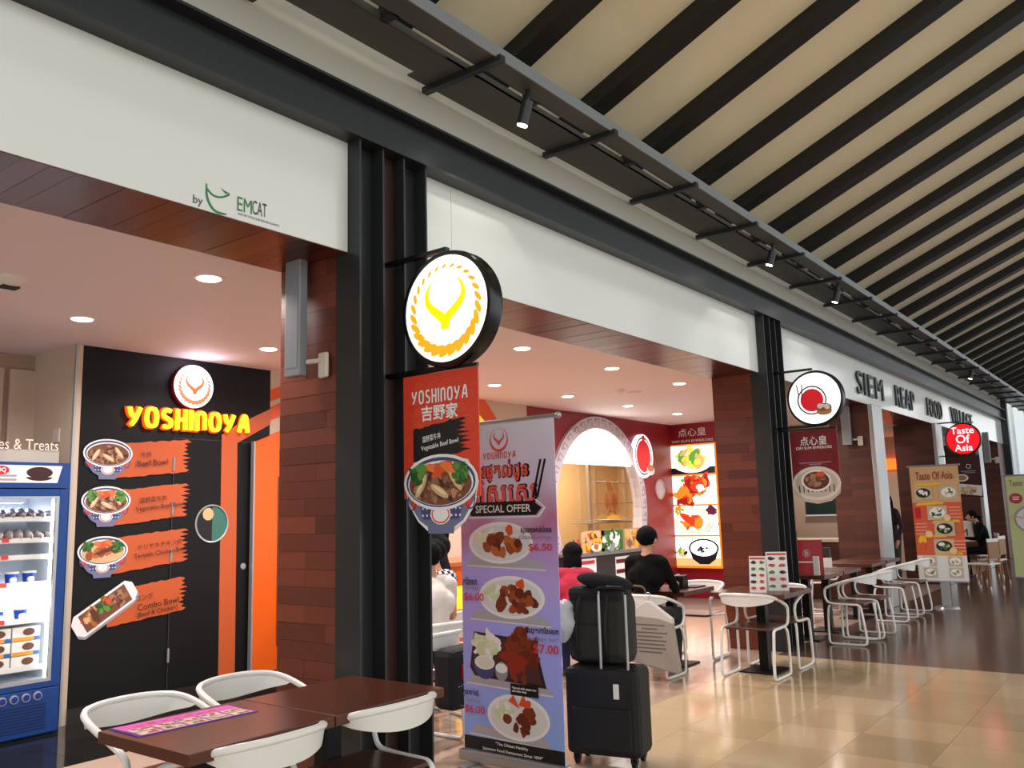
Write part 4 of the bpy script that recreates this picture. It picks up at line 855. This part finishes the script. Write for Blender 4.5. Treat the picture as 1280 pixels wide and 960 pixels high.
# ---- lettering on the fascia
lt=thing('fascia_lettering','long row of dark raised capital letters on the far white fascia','lettering',(0,3.655,0))
dl=M('letter_dark',(48,50,52),.4)
for s_,a,b in(('SIEM',13.47,14.97),('REAP',15.78,17.15),('FOOD',18.2,19.55),('VILLAGE',20.5,23.0)): T(lt,s_,(a+b)/2,3.425,.36,dl,w=b-a,y=-.018,extr=.03,space=1.1)
lg=thing('fascia_logo','small green and black logo with a leaf mark on the first white fascia','logo',(0,3.655,0))
gr=C('logo_green',(40,130,70)); T(lg,'by',2.307,3.155,.055,dl,y=-.002); T(lg,'EM',2.576,3.207,.075,gr,w=.088,y=-.002); T(lg,'CAT',2.668,3.213,.075,dl,w=.09,y=-.002); T(lg,'AIRPORT FOOD & BEVERAGE ALLIANCE',2.665,3.153,.012,dl,w=.26,y=-.002)
p=PR(); pts=bez([(2.352,3.26),(2.355,3.18),(2.4,3.125),(2.47,3.13)],3); p.ribbon([(q.x,q.y) for q in pts],[.006+.008*math.sin(PI*i/(len(pts)-1)) for i in range(len(pts))],gr,1); pts=bez([(2.355,3.235),(2.39,3.205),(2.44,3.21),(2.485,3.24)],3); p.ribbon([(q.x,q.y) for q in pts],.01,gr,1); p.poly([(2.43,3.262),(2.46,3.238),(2.49,3.244),(2.455,3.252)],gr,1); p.build('leaf_mark',lg)
# ---- black wall of the first shop
wl=thing('wall_sign','glowing yellow shop lettering on the black wall','sign',(0,7.3,0))
def _letter(nm,y,th):
    def f(p): o=p.build(nm,wl,loc=(0,y,0)); sm=o.modifiers.new('depth','SOLIDIFY'); sm.thickness=th; sm.offset=0
    return f
wordmark(None,4.585,2.535,1.26,.19,C('lit_yellow',(255,206,30),.4,1.9),each=_letter('lit_letter',-.045,.03)); wordmark(None,4.585,2.535,1.285,.212,C('halo_orange',(255,70,10),.4,1.3),th=.34,each=_letter('letter_halo',-.015,.025))  # wider orange copies glow behind the letters, standing in for their halo of light
t=thing('round_logo','small round lit logo above the glowing lettering','sign',(4.585,7.3,2.856)); MB().lathe([(0,-.07),(.2,-.07),(.205,-.05),(.205,0),(0,0)],40,axis='y').build('face',C('logo_lit',(250,246,255),.4,1.1),t,smooth=True); MB().lathe([(.206,-.055),(.21,-.02),(.206,-.0)],40,axis='y',cap=False).build('rim',C('rim_red',(120,20,20)),t,smooth=True)
p=PR(); emblem(p,0,0,.18,C('logo_gold',(206,126,70),.4,.35),C('logo_gold2',(206,110,50),.4,.35)); p.build('emblem',t,loc=(0,-.0715,0))
ld=bpy.data.lights.new('logo','POINT'); ld.energy=5; ld.color=(.9,.8,1); ld.shadow_soft_size=.15; lo=bpy.data.objects.new('logo_light',ld); COL.objects.link(lo); lo.parent=t; lo.location=(0,-.2,.18)
pics=[('beef',3.81,2.195,.22,'牛丼','Beef Bowl',2.15),('veg',3.81,1.79,.218,'温野菜牛丼','Vegetable Beef Bowl',1.745),('chicken',3.8,1.365,.22,'テリヤキチキン丼','Teriyaki Chicken Bowl',1.335),('combo',3.84,.89,.25,'コンボ','Combo Bowl',.9)]
for i,(kd,u,v,a,j,e,tv) in enumerate(pics):
    t=thing('bowl_decal',['beef bowl picture on an orange brush stroke, topmost on the black wall','vegetable beef bowl picture on an orange brush stroke, second on the black wall','teriyaki chicken bowl picture on an orange brush stroke, third on the black wall','long white combo dish picture on an orange brush stroke, lowest on the black wall'][i],'wall decal',(0,7.2905,0),group='food decals on the black wall')
    p=PR(.0008); p.brush(u+.02,4.56,tv-.17,tv+.13,.1,po,1,.05); p.build('brush_stroke',t)
    p=PR(.0008)
    if kd!='combo': bowl(p,u,v,a,kd,2)
    else:
        c,d=math.cos(.55),math.sin(.55)
        rr=lambda x,y:(u+x*c-y*d,v+x*d+y*c)
        p.poly([rr(x*1.08,y-.02) for x,y in((-.28,-.06),(-.24,-.1),(.24,-.1),(.28,-.06),(.28,.06),(.24,.1),(-.24,.1),(-.28,.06))],pgrey,2); p.poly([rr(*q) for q in((-.3,-.05),(-.25,-.1),(.25,-.1),(.3,-.05),(.3,.05),(.25,.1),(-.25,.1),(-.3,.05))],pw,3)
        p.poly([rr(*q) for q in((-.22,-.08),(.23,-.08),(.23,.08),(-.22,.08))],meat[0],4); p.scatter(*rr(.12,0),.1,.06,meat,24,.03,5,rot=.55); p.scatter(*rr(-.13,0),.08,.06,[fried[2],pon,fried[0]],20,.035,5,rot=.55); p.blob(*rr(-.1,0),.03,.07,meat[2],7,.55); p.scatter(*rr(0,.03),.05,.06,greens+[pcar],14,.03,7)
    p.build('bowl_picture',t)
    T(t,j,4.1,tv+.045,.05,pk,y=-.018,al='L',rot=.1); T(t,e,4.07 if kd!='combo' else 4.12,tv-.035,.052,pk,y=-.018,al='L',rot=.1,bold=.006)
    if kd=='combo': T(t,'(Beef & Chicken)',4.12,tv-.105,.052,pk,y=-.018,al='L',rot=.1,bold=.006)
t=struct(MB().box(4.43,5.26,7.292,7.3,.13,2.36).build('door_1',MATS['black_board']),'black door flush with the black wall')
p=PR(.001); pk2=C('seam',(70,66,62)); p.rect(4.427,4.432,.13,2.36,pk2,1); p.rect(4.43,5.26,2.36,2.364,pk2,1); p.build('door_seam',t,loc=(0,7.2915,0))
for z in(.42,1.3,1.72,2.12): MB().tube([(4.43,7.285,z-.06),(4.43,7.285,z+.06)],.011).build('hinge',silver,t)
MB().lathe([(.165,-.012),(.18,-.008),(.18,0),(.165,0),(.165,-.012)],32,(4.845,7.292,1.57),axis='y',cap=False).build('porthole_ring',silver,t,smooth=True)
MB().lathe([(0,-.004),(.166,-.004)],32,(4.845,7.292,1.57),axis='y',cap=False).build('porthole_glass',M('port_glass',(58,112,96),.35),t)
p=PR(.001); p.ell(4.845,1.57,.16,.16,pk,1,a0=PI/2,a1=3*PI/2); p.ell(4.8,1.66,.06,.06,pon,2,n=10); p.build('porthole_view',t,loc=(0,7.287,0))
MB().lathe([(0,-.01),(.03,-.008),(.03,0)],14,(5.2,7.292,1.15),axis='y').build('lock',silver,t,smooth=True)
og=thing('orange_graphic','orange stripe graphic on the black wall beside the door','wall graphic',(0,7.3,0))
MB().prism([(4.95,.13),(5.13,.13),(5.11,2.35),(5.5,2.56),(5.5,2.72),(5.1,2.53),(4.93,2.42)],-.0105,-.0085).build('stripe',po,og)
oj=thing('sliding_door','bright orange panel with a recessed pull beside the black door','door panel',(0,7.24,0)); oran=C('panel_orange',(226,94,14),.35)
MB().prism([(5.27,.13),(5.66,.13),(5.66,2.52),(5.27,2.36)],-.02,.03).build('panel',oran,oj); MB().box(5.255,5.27,-.02,.03,.13,2.37).build('edge',silver,oj); MB().prism([(5.55,.36),(5.66,.36),(5.66,2.05),(5.55,2.02)],-.026,-.02).build('recess',C('recess_brown',(96,60,44)),oj); MB().tube([(5.58,-.04,1.0),(5.58,-.04,1.25)],.012).build('handle',blk,oj)
os_=thing('stripe_graphic','orange diagonal stripes and a yellow shape on the beige back wall','wall graphic',(0,7.3,0))
sor=C('stripe_orange',(224,84,20))
MB().prism([(5.5,2.6),(5.9,2.75),(5.9,2.9),(5.5,2.74)],-.004,-.001).prism([(5.5,2.8),(5.9,2.95),(5.9,3.07),(5.5,2.92)],-.004,-.001).build('stripe',sor,os_)
MB().prism([(8.55,3.1),(9.02,3.12),(9.4,2.74),(9.3,2.6),(8.5,2.6)],-.004,-.001).build('stripe',sor,os_); MB().prism([(8.6,3.02),(8.75,3.0),(9.1,2.75),(9.1,2.6),(8.5,2.6)],-.007,-.004).build('yellow_shape',C('shape_yellow',(250,210,30),.4,.6),os_)
# orange counter in the second shop
t=thing('order_counter','orange counter with a glowing yellow front behind the diners','counter',(7.3,6.7,0)); MB().box(-1.2,1.6,-.25,.35,0,1.02).build('body',oran,t); MB().box(-1.25,1.65,-.3,.4,1.02,1.07).build('worktop',C('counter_top',(190,110,60)),t,bevel=.006); MB().box(-1.0,1.4,-.26,-.25,.55,.8).build('light_band',C('band_yellow',(255,190,20),.4,1.8),t)
# ---- red wall: cut-out sign, porthole, lit menu board
t=thing('cutout_sign','white edged oval lit sign with a red disc on the red wall','sign',(13.28,7.3,2.5)); MB().lathe([(0,-.06),(1,-.06),(1,0),(0,0)],40,axis='y').build('backing',C('cut_white',(250,246,248),.4,1.6),t); t.children[0].scale=(.34,1,.38)
p=PR(.003); p.ring(0,0,.3,.33,.03,pk,1); p.ell(0,0,.25,.28,C('cut_red',(200,24,40),.4,.5),1); p.rect(-.04,.06,.2,.36,C('cut_red'),2); p.ell(.22,-.24,.14,.09,pw,3); p.ell(.22,-.2,.11,.06,C('bamboo'),4); p.build('emblem',t,loc=(0,-.0615,0))
t=thing('wall_porthole','small round porthole window in the red wall','porthole',(13.93,7.3,1.93)); MB().lathe([(.15,-.02),(.18,-.015),(.18,0),(.15,0),(.15,-.02)],28,axis='y',cap=False).build('ring',silver,t,smooth=True); MB().lathe([(0,-.005),(.152,-.005)],28,axis='y',cap=False).build('glass',C('port_pale',(200,196,206),.1),t)
t=thing('menu_lightbox','tall backlit menu board of four dish photographs on the red side wall','light box',(14.5,6.885,.543),-PI/2); MB().box(-.47,.47,-.06,0,-.02,2.2).build('frame',C('box_orange',(240,130,20),.4,.6),t)
lw2=C('lb_white',(255,250,240),.4,1.7); lbc=dict(y=C('lb_yellow',(240,210,70),.4,1.1),g=C('lb_green',(90,160,60),.4,.9),r=C('lb_red',(220,50,24),.4,1.1),o=C('lb_orange',(236,120,30),.4,1.1),k=C('lb_black',(26,30,40),.4),w=lw2,t=C('lb_tan',(216,170,110),.4,1.0))
for i in range(4):
    p=PR(.002); z0=i*.545+.02; p.rect(-.44,.44,z0,z0+.515,lbc['w'],1); c=z0+.26
    if i==3: p.rect(-.44,.44,z0,z0+.12,lbc['k'],1.5); p.ell(0,c,.42,.24,lbc['w'],2); p.scatter(.02,c+.03,.27,.15,[lbc['y'],lbc['g'],lbc['t'],lbc['y']],34,.11,3)
    if i==2: p.scatter(0,c,.34,.16,[lbc['r'],lbc['o'],lbc['r'],C('lb_dred',(150,24,16),.4,.8)],36,.13,2,rot=.5); p.blob(-.2,c+.17,.05,.03,lbc['g'],2); p.scatter(.1,c+.02,.1,.05,[lbc['w']],5,.06,5)
    if i==1: p.ell(-.05,c,.36,.23,C('lb_ring',(190,220,170),.4,1.0),2); p.ell(-.05,c,.3,.18,lbc['w'],3); p.scatter(-.05,c,.2,.1,[lbc['r'],lbc['o']],22,.1,4); p.scatter(.3,c+.18,.1,.06,[lbc['g'],C('lb_purple',(90,20,60),.4,.6)],10,.07,4); [p.ribbon([(.16+k*.07,c-.22),(.3+k*.05,c-.05)],.014,lbc['k'] if k%2 else lbc['o'],4) for k in range(4)]; p.scatter(-.32,c+.18,.08,.05,[lbc['o'],lbc['g']],8,.05,4)
    if i==0: p.rect(-.44,.44,z0,z0+.14,lbc['t'],1.5); p.poly([(-.155,c+.03),(-.09,c-.14),(.04,c-.23),(.22,c-.23),(.35,c-.14),(.415,c+.03)],lbc['k'],3); p.ell(.13,c+.05,.29,.17,lbc['k'],3); p.ell(.13,c+.05,.255,.14,lbc['w'],4); p.scatter(.13,c+.03,.1,.04,[lbc['k'],C('lb_blue',(60,90,130),.4,.6)],7,.04,5); p.scatter(-.3,c-.03,.08,.06,[lbc['k'],lbc['t'],lbc['g']],12,.05,4)
    p.build('menu_photo',t,loc=(0,-.061,0))
T(t,'点心皇',0,2.42,.15,pw,w=.55,y=-.004,bold=.005); T(t,'DIM SUM EMPERORS',0,2.26,.045,pw,w=.82,y=-.004,bold=.02)
# ---- kitchen counter, rack, duck
t=thing('display_counter','kitchen display counter with food photographs below the round gate','counter',(11.6,6.9,0)); MB().box(-1.05,1.1,0,.33,0,.93).build('body',C('counter_dark',(56,52,50)),t); MB().box(-1.1,1.15,-.03,.36,.93,.97).build('worktop',C('counter_steel',(120,122,124),.25),t)
MB().box(-.9,.95,-.01,.02,.97,1.3).build('photo_panel',C('photo_base',(150,130,90)),t)
for u,cs in((-.65,[pon,C('food_brown'),pyel,pcar]),(-.1,[pgrn,pw,C('grn_b'),C('grn_c'),pgrey]),(.6,[pon,pyel,C('bamboo'),meat[1]])):
    p=PR(.002); p.rect(u-.3,u+.34,.98,1.29,cs[0],.5); p.scatter(u,1.13,.26,.12,cs,50,.07,1)
    if u<-.5: p.ell(-.55,1.05,.15,.06,pw,5); p.scatter(-.55,1.06,.08,.03,[pcar,fried[2]],8,.04,6)
    p.build('food_photo',t,loc=(0,-.011,0))
p=PR(.002); p.rect(-1.0,-.55,.2,.9,pw,1)
for v in(.82,.55): p.rect(-.95,-.6,v,v+.05,price,2)
p.build('price_sheet',t,loc=(0,-.001,0)); p=PR(.002); p.rect(.0,.95,.1,.88,pw,1)
for k in range(5): p.rect(.02,.93,.18+k*.15,.24+k*.15,C('stripe_maroon',(96,30,30)),2)
p.build('slatted_panel',t,loc=(0,-.001,0))
for i,(u,mt) in enumerate(((10.62,pgrn),(10.74,price),(10.86,pcar))):
    o=MB().lathe([(.035,0),(.035,.14),(.014,.17),(.014,.21),(0,.21)],12).build('sauce_bottle',mt,smooth=True,loc=(u,7.0,.97)); tag(o,['green sauce bottle on the display counter','red sauce bottle on the display counter','orange sauce bottle on the display counter'][i],'bottle','sauce bottles')
t=thing('kitchen_rack','steel hanging rack with crossbars inside the kitchen','rack',(13.15,8.3,0)); rk=M('rack_steel',(150,150,146),.35,metal=.5)
for a in(0,1.72): MB().box(a-.04,a+.04,-.03,.03,0,2.52).build('upright',rk,t)
for z in(2.46,2.1,1.72): MB().tube([(0,0,z),(1.72,0,z)],.012).build('crossbar',rk,t)
MB().box(-.25,1.9,-.2,.2,1.36,1.385).build('shelf',rk,t)
t=thing('roast_duck','brown roast duck hanging by its neck from the rack','roast duck',(13.8,8.24,1.6)); dk=M('duck_glaze',(150,78,28),.25,var=.3,scale=8)
mb=MB(); mb.ell((0,0,.16),(.15,.11,.22),16,12); mb.capsule((.0,0,.32),(-.05,0,.44),.06,.04); mb.capsule((-.05,0,.44),(-.08,0,.5),.035,.04); mb.capsule((-.08,0,.5),(-.12,0,.46),.03,.015); mb.capsule((-.08,0,.02),(-.13,0,-.1),.045,.02); mb.capsule((.08,0,.02),(.12,0,-.08),.045,.02); o=mb.build('body',dk,t,smooth=True); MB().tube([(-.08,0,.53),(-.07,0,.62)],.006).build('hook',rk,t)
t=thing('food_plate','plate of yellow steamed chicken on the rack shelf','plate',(13.75,8.2,1.385)); MB().lathe([(0,0),(.12,0),(.26,.03),(.26,.035),(.12,.012),(0,.01)],24).build('plate',wpaint,t,smooth=True); MB().ell((.03,0,.07),(.16,.1,.06)).build('chicken',C('chick_yellow',(214,170,60)),t,smooth=True)
# ---- freezer
blue=M('freezer_blue',(16,58,120),.35); fin=M('freezer_inside',(226,232,242),.4)
t=thing('display_freezer','tall blue display freezer with a glass door beside the black wall','freezer',(2.45,7.1,0))
W=.95
MB().box(0,W,.05,.7,0,.05).box(0,.04,.05,.7,.05,2.09).box(W-.04,W,.05,.7,.05,2.09).box(0,W,.64,.7,.05,2.09).box(0,W,.05,.7,2.05,2.09).box(.04,W-.04,.05,.64,.36,.4).box(.04,W-.04,.05,.64,1.84,1.88).build('cabinet',blue,t,bevel=.004)
MB().box(.04,.05,.06,.64,.4,1.84).box(W-.05,W-.04,.06,.64,.4,1.84).box(.05,W-.05,.62,.64,.4,1.84).box(.05,W-.05,.06,.62,.4,.41).build('liner',fin,t)
dr=MB().box(0,.075,0,.045,.36,1.88).box(W-.075,W,0,.045,.36,1.88).box(.075,W-.075,0,.045,.36,.41).box(.075,W-.075,0,.045,1.82,1.88).build('door',blue,t,bevel=.004)
MB().box(.072,.085,-.001,.03,.405,1.825).box(W-.095,W-.072,-.001,.03,.405,1.825).box(.085,W-.095,-.001,.03,.405,.43).box(.085,W-.095,-.001,.03,1.81,1.825).build('gasket',silver,dr); MB().box(.085,W-.095,.018,.022,.43,1.81).build('glass',MATS['clear_glass'],dr)
MB().box(.0,W,0,.05,.02,.355).build('kick_grille',blue,t,bevel=.006)
for k in range(9): MB().box(.06,W-.1,-.003,0,.06+k*.022,.068+k*.022).build('louvre',M('louvre_dark',(10,30,66),.5),t)
for k in range(4): b_=MB().lathe([(0,-.012),(.03,-.012),(.034,0)],16,(W-.42+k*.085,0,.305),axis='y').build('control_ring',silver,t,smooth=True); MB().lathe([(0,-.014),(.024,-.014)],16,(W-.42+k*.085,0,.305),axis='y',cap=False).build('control_face',M('ctl_blue',(20,40,110),.2,emit=.3),b_)
hd_=MB().prism([(.0,1.89),(W,1.89),(W,2.09),(0,2.09)],-.005,.05).build('header',blue,t); MB().prism([(.0,1.93),(W-.1,1.93),(W-.065,2.065),(0,2.065)],-.008,-.005).build('header_sign',C('header_cream',(226,206,196),.4,.25),hd_)
p=PR(.001); p.ell(W-.52,2.025,.055,.034,C('badge_red2',(196,30,36)),1); ck=C('cookie',(52,26,26)); 
for u in(W-.24,W-.82): p.ell(u,1.975,.1,.03,ck,1); p.rect(u-.1,u+.1,1.975,2.0,pw,1); p.ell(u,2.01,.1,.045,ck,2)
for v in(1.955,1.985): p.rect(W-.63,W-.41,v-.01,v+.006,pgrey,1)
p.build('header_print',hd_,loc=(0,-.0085,0)); T(t,'DQ',W-.52,2.025,.038,pw,w=.06,y=-.0115,bold=.03)
SH=[1.64,1.475,1.345,1.136,.858,.5]
for z in SH:
    s_=MB().box(.06,W-.06,.1,.6,z-.012,z-.004).build('shelf',wpaint,t); MB().box(.07,W-.1,.085,.092,z-.006,z+.03).build('price_rail',paper,s_)
[MB().box(.5,.55,.078,.085,z+.0,z+.032).build('price_tag',price,t) for z in SH[1:5]]
MB().box(W-.09,W-.06,.06,.09,.43,1.8).build('light_tube',C('tube_white',(246,250,255),.4,9),t)
for x,y,z,e,sz in((W-.12,.12,1.1,9,1.2),(W/2,.3,1.78,5,.5)):
    ld=bpy.data.lights.new('freezer','AREA'); ld.energy=e; ld.size=.05; ld.size_y=sz; ld.shape='RECTANGLE'; ld.color=(.9,.95,1); lo=bpy.data.objects.new('freezer_light',ld); COL.objects.link(lo); lo.parent=t; lo.location=(x,y,z); lo.rotation_euler=(0,R(60),0) if sz>1 else (0,0,R(90))
foil=M('foil_wrap',(190,180,178),.25,metal=.7,bump=.6,scale=30); fz=Vector((2.45,7.1,0))
k=0
for zi,nn in((0,6),(1,6)):
    for i in range(nn):
        mb=MB(); mb.ell((0,0,.045),(.036,.09,.045),12,8); mb.v=[(x*(1+.15*math.sin(40*y+k)),y,z*(1+.15*math.sin(60*x+k))) for x,y,z in mb.v]
        o=mb.build('wrapped_bar',foil,smooth=True,loc=(2.95+i*.075-(zi*.01),7.26,SH[zi]-.002)); tag(o,'silver foil wrapped ice cream on the %s freezer shelf'%('top' if zi==0 else 'second'),'ice cream','foil ice creams on the %s shelf'%('top' if zi==0 else 'second')); k+=1
for i in range(4):
    o=MB().box(0,.075,0,.14,0,.025).build('flat_pack',foil,loc=(2.92+i*.09,7.2,SH[2]-.003),bevel=.008); tag(o,'flat silver packet on the third freezer shelf','packet','flat packets on the third shelf')
cupb=M('cup_blue',(24,70,176),.35); 
for zi,xs in((3,(2.93,3.06,3.19)),(4,(2.97,3.14))):
    for i,x in enumerate(xs):
        c_=thing('ice_cream_cup','blue ice cream cup with a white lid on the %s freezer shelf'%('fourth' if zi==3 else 'fifth'),'ice cream cup',(x,7.25,SH[zi]-.004),0,'blue cups on the %s shelf'%('fourth' if zi==3 else 'fifth'))
        MB().lathe([(.036,0),(.048,.1),(0,.1)],18).build('cup',cupb,c_,smooth=True); MB().lathe([(.052,.1),(.052,.114),(0,.116)],18).build('lid',paper,c_,smooth=True); MB().ell((0,-.035,.05),(.028,.014,.032)).build('label_patch',paper,c_,smooth=True)
bxw=M('box_white',(226,222,212),.5)
for i in range(2):
    for j in range(3):
        c_=thing('cake_box',['lowest','middle','top'][j]+' white ice cream box in the '+['left','right'][i]+' stack at the freezer bottom','box',(2.865+i*.215,7.22,SH[5]-.004+j*.11),0,'boxes at the freezer bottom'); MB().box(0,.205,0,.2,0,.105).build('carton',bxw,c_,bevel=.003)
        p=PR(.001); p.ell(.12,.065,.045,.028,C('cookie_brown',(100,64,48)),1); p.rect(.0,.16,.0,.028,C('box_orange_strip',(224,150,50)),1); p.rect(.16,.205,.0,.028,C('box_blue_strip',(40,90,170)),1); p.build('print',c_,loc=(0,-.0005,0))
t=thing('acrylic_sign','clear acrylic lettered sign on top of the freezer','sign',(2.85,7.13,2.09)); MB().box(0,.47,0,.006,0,.1).build('plate',M('acrylic',(200,196,186),.1,alpha=.4),t); T(t,'es & Treats',.235,.14,.085,C('acrylic_letter',(206,196,180),.2),w=.45,y=-.002,extr=.008)
finish_text()
finish_people()
